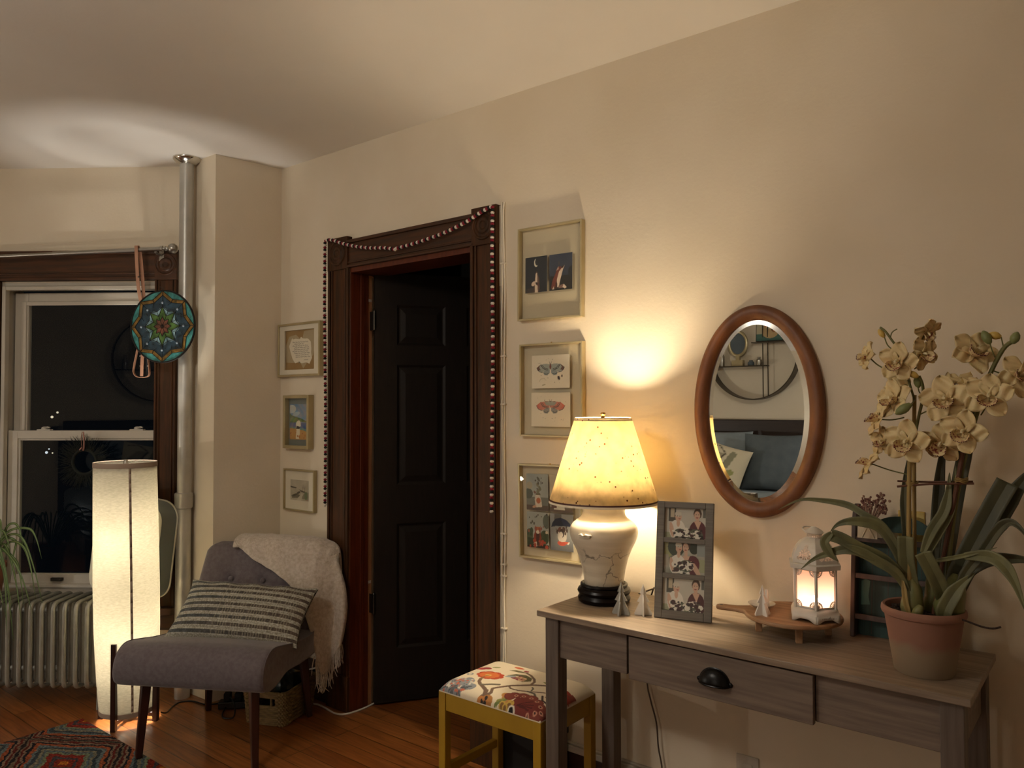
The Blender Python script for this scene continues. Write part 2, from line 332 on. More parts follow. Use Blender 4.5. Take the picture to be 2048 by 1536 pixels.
# the dark six-panel door, swung into the hall
dr = bpy.data.objects.new('door_1', None); COL.objects.link(dr); dr.location = (-2.822, 2.462, .012); dr.rotation_euler = (0, 0, math.atan2(.84, .543)); struct(dr)
def door_slab():
    W, H, t = .765, 2.052, .036
    xs = [0, .106, .346, .454, .659, W]; zs = [0, .25, .845, 1.03, 1.61, 1.705, 1.90, H]
    cells = [(1, 1), (3, 1), (1, 3), (3, 3), (1, 5), (3, 5)]
    m = MB(); m.box(0, W, .008, t, 0, H)
    for i in range(5):
        for j in range(7):
            if (i, j) not in cells: m.box(xs[i], xs[i+1], -.0005, .009, zs[j], zs[j+1])
    for i, j in cells:
        x0, x1, z0, z1 = xs[i], xs[i+1], zs[j], zs[j+1]
        def ring(a, ya, b, yb):
            A = [(x0+a, ya, z0+a), (x1-a, ya, z0+a), (x1-a, ya, z1-a), (x0+a, ya, z1-a)]; B = [(x0+b, yb, z0+b), (x1-b, yb, z0+b), (x1-b, yb, z1-b), (x0+b, yb, z1-b)]
            m.add(A+B, [(k, (k+1) % 4, 4+(k+1) % 4, 4+k) for k in range(4)])
        ring(0, 0, .012, .0075); ring(.012, .0075, .018, .0072); ring(.018, .0072, .042, .001)
        m.add([(x0+.042, .001, z0+.042), (x1-.042, .001, z0+.042), (x1-.042, .001, z1-.042), (x0+.042, .001, z1-.042)], [(0, 1, 2, 3)])
    return m
door_slab().build('door_slab', 'door_paint', dr, smooth=False)
for z in (.47, 1.82):
    m = MB(); m.tube([(-.004, -.006, z-.045), (-.004, -.006, z+.045)], .0065, 10); m.ball((-.004, -.006, z+.048), .006, 8); m.box(-.043, -.004, -.004, -.0015, z-.045, z+.045, M=T(rz=-60)); m.box(0, .002, -.004, .030, z-.045, z+.045)
    m.build('hinge', 'dark_steel', dr)
m = MB(); m.lathe([(.026, 0), (.026, .006), (.011, .009), (.010, .035), (.022, .042), (.027, .055), (.022, .066), (0, .069)], 24, M=T(.70, 0, .98, rx=90)); m.build('door_knob', 'steel', dr)
# baseboard along the long wall
m = MB(); m.box(-1.953, XR, WY-.018, WY, 0, .165); m.box(-1.953, XR, WY-.026, WY, .0, .02); o = m.build('baseboard_right', 'baseboard_dark', bevel=.003); struct(o)
m = MB(); m.box(-1.953, XR, WY-.022, WY, .165, .188); m.box(-1.953, XR, WY-.013, WY, .188, .196); struct(m.build('trim_2', 'white_trim', bevel=.003))
m = MB(); m.box(-3.45, -3.014, WY-.018, WY, 0, .185); struct(m.build('baseboard_left', 'baseboard_dark', bevel=.003))
# ------------------------------------------------------------------ window in the angled wall
w1 = bpy.data.objects.new('window_1', None); COL.objects.link(w1); w1.location = K; w1.rotation_euler = (0, 0, R(KA)); struct(w1)
m = MB()
for x0, x1 in ((-.112, -.0), (-1.05, -.93)):
    m.box(x0, x1, -.022, 0, .40, 2.07)
    for a, b, d in ((.0, .012, .010), (.018, .026, .005), (.086, .094, .005), (.100, .112, .010)): m.box(x0+a, x0+b, -.022-d, -.021, .40, 2.07)
m.build('casing_board', 'dark_wood', w1, bevel=.003)
m = MB(); m.box(-1.05, -.0, -.024, 0, 2.07, 2.223); m.box(-.94, -.11, -.034, 0, 2.205, 2.223); m.box(-.94, -.11, -.032, 0, 2.07, 2.086); m.box(-.94, -.11, -.028, 0, 2.10, 2.11)
for x in (-.056, -.99):
    m.box(x-.058, x+.058, -.032, 0, 2.07, 2.226); m.lathe([(0, 0), (.012, 0), (.018, -.005), (.03, -.006), (.036, 0), (.046, .001), (.052, -.006), (.056, 0)], 32, M=T(x, -.033, 2.148, rx=-90))
m.build('casing_head', 'dark_wood_h', w1, bevel=.003)
m = MB(); m.box(-1.08, .0, -.062, .06, .375, .412); m.box(-1.06, -.0, -.02, 0, .292, .375); m.build('sill', 'dark_wood_h', w1, bevel=.005)
def frame(m, x0, x1, z0, z1, wl, wr, wb, wt, y0, y1):
    m.box(x0, x0+wl, y0, y1, z0, z1); m.box(x1-wr, x1, y0, y1, z0, z1); m.box(x0+wl, x1-wr, y0, y1, z0, z0+wb); m.box(x0+wl, x1-wr, y0, y1, z1-wt, z1)
m = MB(); frame(m, WX0-.0, WX1+.0, .412, 2.066, .016, .012, .105, .026, .0, .15); frame(m, -.925, -.103, .5, 2.045, .02, .006, .015, .02, -.012, .02); m.build('window_frame', 'white_trim', w1, bevel=.003)
m = MB(); frame(m, -.905, -.103, 1.257, 2.02, .072, .026, .042, .062, .062, .092); frame(m, -.87, -.118, 1.28, 1.975, .03, .008, .015, .022, .055, .064); m.build('upper_sash', 'white_trim', w1, bevel=.003)
m = MB(); frame(m, -.905, -.100, .514, 1.30, .050, .026, .047, .042, .022, .054); frame(m, -.857, -.124, .558, 1.26, .012, .004, .006, .012, .03, .05); ls = m.build('lower_sash', 'white_trim', w1, bevel=.003)
m = MB(); m.box(-.838, -.126, .076, .079, 1.29, 1.962); m.build('upper_pane', 'window_glass', w1, smooth=False)
m = MB(); m.box(-.858, -.122, .037, .040, .556, 1.262); m.build('lower_pane', 'window_glass', w1, smooth=False)
for x in (-.72, -.23):
    m = MB(); m.box(x-.035, x+.035, .024, .05, 1.30, 1.306); m.lathe([(.016, 0), (.016, .008), (.009, .013), (0, .014)], 16, M=T(x, .036, 1.306)); m.tube([(x, .036, 1.314), (x+.02, .028, 1.317), (x+.033, .026, 1.314)], .004, 8); m.build('sash_lock', 'sash_grey', w1)
m = MB(); m.box(-.66, -.60, .004, .022, .530, .546); m.box(-.655, -.605, -.004, .006, .533, .540); m.build('sash_lift', 'dark_steel', w1, bevel=.002)
# night beyond the panes
W = bpy.data.worlds.new('night'); SC.world = W; W.use_nodes = True; W.node_tree.nodes['Background'].inputs[0].default_value = (.05, .08, .12, 1); W.node_tree.nodes['Background'].inputs[1].default_value = .02
emit('far_lamp', (1, .86, .6), .8); emit('far_lamp_white', (.9, .95, 1), .8)
for px, py, r, lab, mm in ((104, 834, .032, 'larger yellow street light beyond the upper pane of the window', 'far_lamp'), (115, 825, .026, 'smaller yellow street light just above and right of the larger one', 'far_lamp'),
                       (93, 905, .032, 'brightest white street light beyond the lower pane', 'far_lamp_white'), (98, 898, .018, 'faint street light just above the brightest white one', 'far_lamp_white'), (105, 906, .018, 'faint street light to the right of the brightest white one', 'far_lamp')):
    m = MB(); m.ball((0, 0, 0), r, 10); o = m.build('street_light', mm); o.location = at_depth(px, py, 19.); tag(o, lab, 'street light', 'street lights in the night outside')
# ------------------------------------------------------------------ steam pipe, radiator, rod
p = thing('steam_pipe', 'silver painted vertical steam pipe in the corner beside the window', 'pipe', (-3.645, 1.953, 0))
m = MB(); m.tube([(0, 0, .95), (0, 0, CZ-.012)], .033, 28); m.tube([(-.004, 0, 0), (-.004, 0, .95)], .036, 28); m.build('pipe', 'pipe_paint', p)
m = MB(); m.lathe([(.034, .92), (.042, .925), (.043, .995), (.036, 1.0)], 28, M=T(-.003, 0, 0)); m.build('coupling', 'pipe_paint', p)
m = MB(); m.lathe([(.034, CZ-.034), (.042, CZ-.03), (.060, CZ-.016), (.066, CZ-.008), (.066, CZ-.001)], 32); m.build('ceiling_flange', 'chrome', p)
rd = thing('radiator', 'silver cast iron radiator of narrow columns under the window', 'radiator', bw(.62, .19), KA)
NS = 15
for i in range(NS):
    x = .36-.0545*i+.035; m = MB()
    P = [];
    for k in range(48):
        a = 2*PI*k/48; c_, s_ = math.cos(a), math.sin(a); hw, hh, rr = .115, .197, .035
        sx = hw*math.copysign(min(1, abs(c_)**.22), c_); sz = hh*math.copysign(min(1, abs(s_)**.14), s_)
        P.append((x, sx, .3+sz))
    m.tube(P, .0108, 10, closed=True, up=(1, 0, 0))
    for yy in (-.055, .0, .055): m.tube([(x, yy, .11), (x, yy, .49)], .015, 8)
    if i in (0, NS-1):
        for yy in (-.09, .09): m.tube([(x, yy, .0), (x, yy, .12)], [.02, .016], 10)
    m.build('column_section', 'radiator_paint', rd)
m = MB(); m.tube([(.44, 0, .16), (-.44, 0, .16)], .02, 12); m.tube([(.42, 0, .44), (-.42, 0, .44)], .02, 12); m.build('connecting_tube', 'radiator_paint', rd)
r = thing('curtain_rod', 'brushed metal curtain rod with ball finial above the window', 'curtain rod', bw(0, .1, 2.214), KA)
m = MB(); m.tube([(-1.05, 0, -.037), (-.04, 0, 0)], .0085, 14); m.tube([(-.6, 0, -.02), (-.04, 0, 0)], .0105, 14); m.build('rod', 'steel', r)
m = MB(); m.lathe([(.010, 0), (.014, .004), (.014, .016), (.009, .019), (.008, .026), (.013, .030), (.009, .036), (.008, .042), (.020, .050), (.026, .062), (.025, .074), (.016, .086), (0, .09)], 24, M=T(-.052, 0, 0, ry=90)); m.build('finial', 'steel', r)
for x in (-.075, -1.02):
    m = MB(); m.tube([(x, .068, -.02), (x, .02, -.022), (x, 0, -.016)], .006, 8); m.box(x-.012, x+.012, .064, .068, -.05, .01); m.build('bracket', 'steel', r)
# ------------------------------------------------------------------ console table and what stands on it
mat('grey_oak', '#7d6e61', .55, c2='#5c4f45', scale=3.2, stretch=(1.6, 26, 26), bump=.08, detail=7, contrast=(.3, .72))
mat('grey_oak_v', '#6a5d53', .55, c2='#4f443c', scale=3.2, stretch=(26, 26, 1.6), bump=.08, detail=7, contrast=(.3, .72))
mat('grey_oak_top_lit', '#93816d', .5, c2='#6f5f50', scale=3.2, stretch=(1.6, 26, 26), bump=.05, detail=7, contrast=(.3, .72))  # paler than the fronts: lamplight on the tabletop put into the wood colour
mat('black_metal', '#141312', .32, .6)
TZ = .79
ct = thing('console_table', 'grey-brown wood console table with one drawer against the wall', 'table', (-.867, 2.12, 0))
def tx(x): return x+.867
def ty(y): return y-2.12
m = MB(); m.box(tx(-1.453), tx(-.281), ty(1.926), ty(2.316), TZ-.018, TZ); m.build('tabletop', 'grey_oak_top_lit', ct, bevel=.002)
for x in (-1.432, -.345):
    for y in (1.943, 2.266):
        m = MB(); m.box(tx(x), tx(x+.048), ty(y), ty(y+.048), 0, TZ-.018); m.build('leg', 'grey_oak_v', ct, bevel=.002)
m = MB(); m.box(tx(-1.384), tx(-1.148), ty(1.953), ty(1.97), .650, TZ-.018); m.box(tx(-.617), tx(-.345), ty(1.953), ty(1.97), .650, TZ-.018); m.box(tx(-1.134), tx(-.617), ty(1.957), ty(1.97), .650, .662); m.box(tx(-1.384), tx(-.345), ty(1.9705), ty(1.976), .651, TZ-.018); m.build('front_apron', 'grey_oak', ct, bevel=.0015)  # last board is added behind the drawer gaps to block light leaks
m = MB(); m.box(tx(-1.384), tx(-.345), ty(2.285), ty(2.30), .650, TZ-.018); m.build('rear_apron', 'grey_oak', ct)
for x in (-1.42, -.325):
    m = MB(); m.box(tx(x), tx(x+.016), ty(1.991), ty(2.266), .650, TZ-.018); m.build('side_apron', 'grey_oak', ct)
dw = MB(); dw.box(tx(-1.133), tx(-.618), ty(1.937), ty(1.954), .645, .766); dw.box(tx(-1.12), tx(-.63), ty(1.954), ty(1.970), .664, .75); dw = dw.build('drawer', 'grey_oak', ct, bevel=.002)
m = MB()                                                    # cup pull: a quarter shell open underneath with a flat flange
def cup(u, v): a = PI*u; b = PI/2*v; return (tx(-.872)-.042*math.cos(a), ty(1.937)-.026*max(math.sin(a), 0)**.8*math.sin(b), .690+.040*max(math.sin(a), 0)*math.cos(b))
m.grid(cup, 28, 10); m.tube([cup(i/28, 0) for i in range(29)], .0022, 6); m.tube([cup(i/28, 1) for i in range(29)], .0016, 6)
for sx in (-1, 1): m.ball((tx(-.872)+sx*.043, ty(1.936), .695), (.007, .003, .006), 10)
m.build('cup_handle', 'black_metal', dw, solid=.0015)

# ---- table lamp
LX, LY = -1.349, 2.153
shade_mat('paper_shade', '#f6ebd4', '#fbe9c2', .66, scale=(30, 30, 30), amt=.32, speck='#5a2c10')
mat('jar_glaze', '#d9cfbb', .3, c2='#c4b8a2', scale=5, stretch=(1, 1, 7), coat=.3)
mat('dark_trim', '#4a2112', .6); mat('rosewood', '#090504', .3, spec=.2, c2='#0e0705', scale=8); mat('brass', '#b08a48', .3, 1.); mat('shade_tape', '#e6d6b8', .7)
emit('warm_bulb', (1., .82, .57), 820.)
def crackle(mn):
    nt = MATS[mn].node_tree; N = nt.nodes; L = nt.links; b = N['Principled BSDF']; old = b.inputs['Base Color'].links[0].from_socket
    tc = N.new('ShaderNodeTexCoord'); v = N.new('ShaderNodeTexVoronoi'); v.feature = 'DISTANCE_TO_EDGE'; v.inputs['Scale'].default_value = 9.5; v.inputs['Randomness'].default_value = .9
    nz = N.new('ShaderNodeTexNoise'); nz.inputs['Scale'].default_value = 30; mxv = N.new('ShaderNodeMix'); mxv.data_type = 'VECTOR'; mxv.inputs[0].default_value = .05
    L.new(tc.outputs['Object'], nz.inputs['Vector']); L.new(tc.outputs['Object'], mxv.inputs[4]); L.new(nz.outputs['Color'], mxv.inputs[5]); L.new(mxv.outputs[1], v.inputs['Vector'])
    rp = N.new('ShaderNodeValToRGB'); rp.color_ramp.elements[0].position = .006; rp.color_ramp.elements[0].color = (1, 1, 1, 1); rp.color_ramp.elements[1].position = .017; rp.color_ramp.elements[1].color = (0, 0, 0, 1); L.new(v.outputs['Distance'], rp.inputs[0])
    sx = N.new('ShaderNodeSeparateXYZ'); L.new(tc.outputs['Object'], sx.inputs[0]); mr = N.new('ShaderNodeMapRange'); mr.inputs[1].default_value = .19; mr.inputs[2].default_value = .16; L.new(sx.outputs[2], mr.inputs[0])
    mu = N.new('ShaderNodeMath'); mu.operation = 'MULTIPLY'; L.new(rp.outputs[0], mu.inputs[0]); L.new(mr.outputs[0], mu.inputs[1])
    m2 = N.new('ShaderNodeMath'); m2.operation = 'MULTIPLY'; m2.inputs[1].default_value = .75; L.new(mu.outputs[0], m2.inputs[0])
    mx = N.new('ShaderNodeMix'); mx.data_type = 'RGBA'; mx.inputs[7].default_value = (*lin('#5e564c'), 1); L.new(m2.outputs[0], mx.inputs[0]); L.new(old, mx.inputs[6]); L.new(mx.outputs[2], b.inputs['Base Color'])
crackle('jar_glaze')
tl = thing('table_lamp', 'glowing table lamp with parchment shade and cream ginger jar base', 'lamp', (LX, LY, TZ))
m = MB(); m.lathe([(.0, .003), (.068, .003), (.074, .0), (.083, .004), (.0855, .014), (.081, .022), (.079, .025), (.084, .029), (.0865, .036), (.083, .043), (.076, .046), (.074, .049), (.077, .053), (.076, .058), (.070, .060), (.062, .052), (.0, .05)], 56)
m.build('wooden_stand', 'rosewood', tl)
m = MB(); m.lathe([(0, .052), (.060, .052), (.0635, .058), (.065, .075), (.070, .105), (.079, .14), (.091, .17), (.1035, .195), (.1095, .212), (.111, .226), (.108, .240), (.100, .252), (.088, .262), (.077, .270), (.071, .278), (.069, .290), (.071, .300), (.072, .306), (.066, .310), (.0, .312)], 64)
m.build('ceramic_jar', 'jar_glaze', tl)
m = MB(); m.tube([(-.022, -.113, .226), (-.012, -.1155, .228), (-.004, -.115, .223), (.006, -.1155, .228), (.016, -.114, .226), (.024, -.112, .228)], [.002, .004, .003, .004, .004, .002], 8); m.tube([(-.02, -.113, .221), (.0, -.115, .219), (.02, -.1125, .221)], .002, 6); m.build('glaze_mark', 'jar_glaze', tl)
m = MB(); m.lathe([(.0, .310), (.03, .310), (.03, .316), (.012, .322), (.010, .40), (.018, .405), (.018, .44), (0, .44)], 24)
for s in (-1, 1): m.tube([(0, 0, .40), (s*.03, 0, .41), (s*.045, 0, .47), (s*.042, 0, .55), (s*.02, 0, .585), (0, 0, .590)], .0018, 6)
for k in range(3): a = 2*PI*k/3+.4; m.tube([(.0, 0, .588), (.088*math.cos(a), .088*math.sin(a), .592)], .0015, 6)
m.build('harp_and_socket', 'brass', tl)
m = MB(); m.lathe([(.004, .590), (.008, .594), (.005, .600), (.009, .606), (.007, .612), (0, .614)], 14); m.build('finial', 'brass', tl)
m = MB(); m.lathe([(0, .438), (.012, .439), (.015, .452), (.027, .471), (.030, .488), (.027, .504), (.017, .516), (0, .520)], 24); m.build('light_bulb', 'warm_bulb', tl)
sh0, sh1 = .327, .594
m = MB(); m.lathe([(.1755, sh0), (.092, sh1)], 96); m.build('lamp_shade', 'paper_shade', tl, solid=.0012)
for r_, z, h, mm, nm in ((.1765, sh0, .006, 'dark_trim', 'bottom_braid'), (.1785, sh0-.005, .006, 'shade_tape', 'bottom_tape'), (.0935, sh1-.007, .005, 'dark_trim', 'top_braid'), (.092, sh1, .003, 'shade_tape', 'top_tape')):
    k = (.1755-.092)/(sh1-sh0)
    m = MB(); m.lathe([(r_, z-h/2), (r_+.0012, z-h/2), (r_+.0012-k*h, z+h/2), (r_-k*h, z+h/2), (r_, z-h/2)], 72); m.build(nm, mm, tl)

# ---- three porcelain fir trees
mat('porcelain', '#e8e2d8', .35, coat=.2); mat('grey_porcelain', '#9a988f', .35, coat=.25)
def fir(loc, h, rz, mm, lab, rx=0):
    o = thing('ceramic_tree', lab, 'ornament', loc, rz, 'faceted ceramic fir trees')
    m = MB(); prof = [(.0, 1.), (.10, .70), (.055, .68), (.175, .43), (.10, .41), (.25, .06), (.24, 0), (0, 0)]
    for k in range(4):
        a = T(rz=90*k)
        L_ = [(x*h*1.15, 0, z*h) for x, z in prof]; w = .030*h
        vs = [(x, -w*(.4+.6*(1-z/h)), z) for x, _, z in L_]+[(x, w*(.4+.6*(1-z/h)), z) for x, _, z in L_]; n = len(L_)
        m.add(vs, [tuple(range(n)), tuple(range(n, 2*n))[::-1]]+[(i, n+i, n+(i+1) % n, (i+1) % n) for i in range(n)], 0, a)
    m.tube([(0, 0, 0), (0, 0, h*.97)], [.03*h, .006*h], 8)
    m.build('tree_body', mm, o, bevel=.0006); return o
fir((-1.222, 2.047, TZ), .098, 12, 'grey_porcelain', 'grey ceramic fir tree standing in front of the lamp base')
fir((-1.166, 2.083, TZ), .093, 30, 'porcelain', 'white ceramic fir tree on the table between lamp and picture frame')

# ---- triple picture frame
mat('grey_frame', '#6f6a62', .55, c2='#615c55', scale=7, stretch=(1, 30, 30), bump=.05)
mat('print', '#ffffff', .35, attr=True); mat('mat_print', '#ffffff', .7, attr=True)
def people(a1, dress, lean=0):
    sk = '#d8b29c'; S = [('n', 5, .4, '#b9b4a8'), ('r', 0, 1, .0, .2, '#a8aa8c'), ('r', .1, .27, .55, 1, '#4a463e'), ('r', .14, .23, .68, .97, '#c8b9a0'), ('r', .9, 1, .7, 1, '#6a6a66')]
    if lean: S = [('n', 6, .8, '#5d6650'), ('e', .08, .8, .16, .3, 0, '#a8a87a'), ('e', .3, .85, .2, .3, 0, '#2f3a2e'), ('e', .72, .85, .12, .2, 0, '#1f2a1e'), ('r', .78, 1, .6, 1, '#9aa0a0'), ('r', .82, 1, .1, .5, '#a9ad8c'), ('r', .0, .12, .25, .6, '#b3ab9c')]
    x1, x2 = (.36, .53) if lean else (.33, .78); y1, y2 = (.83, .86) if lean else (.70, .79)
    S += [('e', x1-.02, .28, .19, .33, 0, '#ece7e0'), ('e', x1-.15, .28, .05, .24, 8, sk), ('e', x1, y1-.2, .04, .12, 0, sk), ('e', x1, y1, .075, .155, 0, sk), ('e', x1-.005, y1+.09, .078, .085, 0, '#d6cdbf'), ('e', x1+.03, y1-.06, .03, .015, 0, '#b0605a'), ('e', x1+.03, y1+.03, .012, .012, 0, '#4a3a34'), ('e', x1-.02, y1+.03, .012, .012, 0, '#4a3a34')]
    S += [('e', x2+.01+.1*lean, .25, .20, .36, -12*lean, dress), ('e', x2+.23, .2, .06, .26, 25*lean, sk if lean else dress), ('p', [(x2-.08, .58), (x2+.09, .58), (x2+.02, .32)], sk), ('e', x2, y2-.2, .04, .12, 0, sk), ('e', x2, y2+.04, .095, .17, 0, '#4a3020'), ('e', x2-.01, y2-.02, .068, .145, 0, sk), ('e', x2-.01, y2-.09, .032, .014, 0, '#9a4a4a'), ('e', x2+.02, y2+.01, .012, .012, 0, '#3a2a24'), ('e', x2-.03, y2+.01, .012, .012, 0, '#3a2a24')]
    for cx, cy, rr in ((x1+.05, .15, .16), (x2-.04+.05*lean, .15 + .12*lean, .17)):
        S += [('e', cx, cy, rr, rr*1.1, 0, '#5a5f50'), ('d', cx-rr, cx+rr, cy-rr, cy+rr, 16, .05, '#efe9e0'), ('d', cx-rr, cx+rr, cy-rr, cy+rr, 10, .04, '#3a1620'), ('d', cx-rr, cx+rr, cy-rr, cy+rr, 8, .022, '#201818')]
    return paint(110, 84, '#cfcac2', S)
pf = thing('picture_frame', 'standing grey frame with three wedding photos one above another', 'picture frame', (-1.048, 2.108, TZ), 14.7, rx=-10)
W_, H_ = .170, .345; GF = 1
m = MB(); m.M = T(0, 0, 0)
ow = .124; x0, x1 = -W_/2, W_/2; zo = [(.024, .117), (.132, .222), (.237, .326)]
m.box(x0, -ow/2, -.010, .006, 0, H_); m.box(ow/2, x1, -.010, .006, 0, H_)
zz = [0]+[v for p in zo for v in p]+[H_]
for i in range(0, len(zz), 2): m.box(-ow/2, ow/2, -.010, .006, zz[i], zz[i+1])
m.box(x0+.004, x1-.004, .006, .009, .004, H_-.004); m.build('frame', 'grey_frame', pf, bevel=.0015)
for i, (za, zb) in enumerate(zo):
    m = MB(); print_mesh(m, people(0, '#5d1a2c' if i else '#501a26', i == 1), ow+.004, zb-za+.004, T(0, .0035, (za+zb)/2)); m.build('photograph', 'print', pf, smooth=False)
m = MB(); m.box(-ow/2, ow/2, -.0028, -.0018, .02, H_-.015); m.build('glass', 'frame_glass', pf, smooth=False)
m = MB(); m.box(-.03, .03, -.002, .002, 0, .24, M=T(0, .082, .0145, rx=19)); m.build('easel_back', 'black', pf)

# ---- serving board, lantern, tree and dish
mat('acacia', '#a5805f', .5, c2='#86613f', scale=3, stretch=(2, 18, 18), bump=.04); mat('lantern_white', '#d9d2c6', .5, c2='#cfc7ba', scale=20); mat('dish_glass', '#d8d4c8', .2, coat=.5)
BX, BY = -.748, 2.180
sb = thing('serving_board', 'round wooden serving board on short feet with a long paddle handle', 'serving board', (BX, BY, TZ))
ha = math.atan2(2.140-BY, -.945-BX)
P = []
for k in range(57): a = ha+R(14)+(2*PI-R(28))*k/56; P.append((.131*math.cos(a), .131*math.sin(a)))
hd = Vector((math.cos(ha), math.sin(ha))); hn = Vector((-hd.y, hd.x))
for d, w in ((.140, -.024), (.155, -.018), (.180, -.0165), (.195, -.017)): v = hd*d+hn*w; P.append((v.x, v.y))
for k in range(1, 8): a = -PI/2+PI*k/8; v = hd*(.195+.017*math.cos(a))+hn*(.017*math.sin(a)); P.append((v.x, v.y))
for d, w in ((.195, .017), (.180, .0165), (.155, .018), (.140, .024)): v = hd*d+hn*w; P.append((v.x, v.y))
m = MB(); m.prism(P, .043, .055); m.build('board', 'acacia', sb, bevel=.004)
m = MB(); v = hd*.197; m.lathe([(.0, .0552), (.0045, .0552), (.0045, .0556), (0, .0556)], 14, M=T(v.x, v.y, 0)); m.build('hanging_hole', 'black', sb)
for k in range(4):
    a = R(-62+90*k); x, y = .092*math.cos(a), .092*math.sin(a); m = MB(); m.box(-.0085, .0085, -.0085, .0085, 0, .043, M=T(x, y, 0, rz=-62+90*k)); m.build('foot', 'acacia', sb, bevel=.001)
BT = TZ+.055
fir((-.806, 2.106, BT), .083, 55, 'porcelain', 'white ceramic fir tree standing on the round serving board')
ds = thing('ring_dish', 'small pale glass dish on the serving board behind the white tree', 'dish', (-.836, 2.180, BT))
m = MB(); m.lathe([(0, .002), (.016, .0), (.020, .001), (.030, .007), (.037, .012), (.0375, .014), (.030, .010), (.018, .005), (0, .005)], 40); m.build('dish', 'dish_glass', ds)
m = MB(); m.lathe([(.007, .005), (.0065, .03), (.0055, .048), (.003, .053), (0, .054)], 20, M=T(.012, .006, 0)); m.build('ring_post', 'dish_glass', ds)
emit('candle_glow', (1., .66, .48), 150.)
def frost():
    m = bpy.data.materials.new('frosted_pane'); m.use_nodes = True; nt = m.node_tree; N = nt.nodes; L = nt.links; N.remove(N['Principled BSDF'])
    t = N.new('ShaderNodeBsdfTranslucent'); t.inputs[0].default_value = (*lin('#f6d9c8'), 1); d = N.new('ShaderNodeBsdfTransparent'); d.inputs[0].default_value = (1, .9, .84, 1); x = N.new('ShaderNodeMixShader'); x.inputs[0].default_value = .12
    df = N.new('ShaderNodeBsdfDiffuse'); df.inputs[0].default_value = (*lin('#efdccf'), 1); x2 = N.new('ShaderNodeMixShader'); x2.inputs[0].default_value = .25
    L.new(t.outputs[0], x2.inputs[1]); L.new(df.outputs[0], x2.inputs[2]); L.new(x2.outputs[0], x.inputs[1]); L.new(d.outputs[0], x.inputs[2]); L.new(x.outputs[0], N['Material Output'].inputs[0]); MATS['frosted_pane'] = m
frost()
LN = thing('candle_lantern', 'white six-sided metal lantern glowing pink on the serving board', 'lantern', (-.683, 2.166, BT), 21)
def hexp(r, off=0): return [(r*math.cos(PI/3*k+off), r*math.sin(PI/3*k+off)) for k in range(6)]
A_ = R(-90)                                                   # a corner faces the room
def hexring(m, prof, mi=0):
    n = 6; vs = []; fs = []
    for r_, z in prof: vs += [(x, y, z) for x, y in hexp(r_, A_)]
    for k in range(len(prof)-1): fs += [(k*n+i, k*n+(i+1) % n, (k+1)*n+(i+1) % n, (k+1)*n+i) for i in range(n)]
    m.add(vs, fs, mi)
m = MB(); hexring(m, [(0, .014), (.066, .014), (.0665, .017), (.069, .020), (.064, .030), (.058, .034), (.0, .034)])
for k in range(6):                                            # skirt with a scalloped lower edge
    (xa, ya), (xb, yb) = [Vector(p) for p in (hexp(.069, A_)[k], hexp(.069, A_)[(k+1) % 6])]
    n = 12; low = []
    for i in range(n+1): t = i/n; s = min(t, 1-t); low.append(0 if s < .14 else min(.009, .009*((s-.14)/.2)**.6))
    vs = [(xa+(xb-xa)*i/n, ya+(yb-ya)*i/n, low[i]) for i in range(n+1)]+[(xa+(xb-xa)*i/n, ya+(yb-ya)*i/n, .020) for i in range(n+1)]
    m.add(vs, [(i, i+1, n+2+i, n+1+i) for i in range(n)])
m.build('base', 'lantern_white', LN, solid=.0016)
m = MB()
hp = hexp(.058, A_); zb, zt = .034, .142
for k in range(6):
    p, q = Vector(hp[k]), Vector(hp[(k+1) % 6]); d = (q-p).normalized(); nrm = Vector((d.y, -d.x))
    m.tube([(p.x, p.y, zb), (p.x, p.y, zt)], .0042, 6)
    def pt(s, z, off=.0): w = p+d*s+nrm*off; return (w.x, w.y, z)
    Lw = (q-p).length
    m.add([pt(0, zb), pt(Lw, zb), pt(Lw, zb+.006), pt(0, zb+.006)], [(0, 1, 2, 3)]); m.add([pt(0, zt-.006), pt(Lw, zt-.006), pt(Lw, zt), pt(0, zt)], [(0, 1, 2, 3)])
    for sx, cs in ((0, 1), (Lw, -1)):                           # fan brackets in the corners
        for z0, cz in ((zb+.005, 1), (zt-.005, -1)):
            for a in range(5): an = PI/2*a/4; m.tube([pt(sx+cs*.004, z0), pt(sx+cs*(.004+.013*math.cos(an)), z0+cz*.015*math.sin(an))], .0009, 5)
            m.tube([pt(sx+cs*(.004+.0135*math.cos(PI/2*a/8)), z0+cz*.0155*math.sin(PI/2*a/8)) for a in range(9)], .0013, 5)
m.build('post_frame', 'lantern_white', LN, solid=.0008)
m = MB(); hi = hexp(.0545, A_)
for k in range(6):
    (xa, ya), (xb, yb) = hi[k], hi[(k+1) % 6]; m.add([(xa, ya, zb), (xb, yb, zb), (xb, yb, zt), (xa, ya, zt)], [(0, 1, 2, 3)])
m.build('glass_panes', 'frosted_pane', LN, smooth=False)
m = MB(); hexring(m, [(.056, .142), (.072, .141), (.073, .152), (.066, .155)]); m.build('cornice', 'lantern_white', LN, solid=.0015)
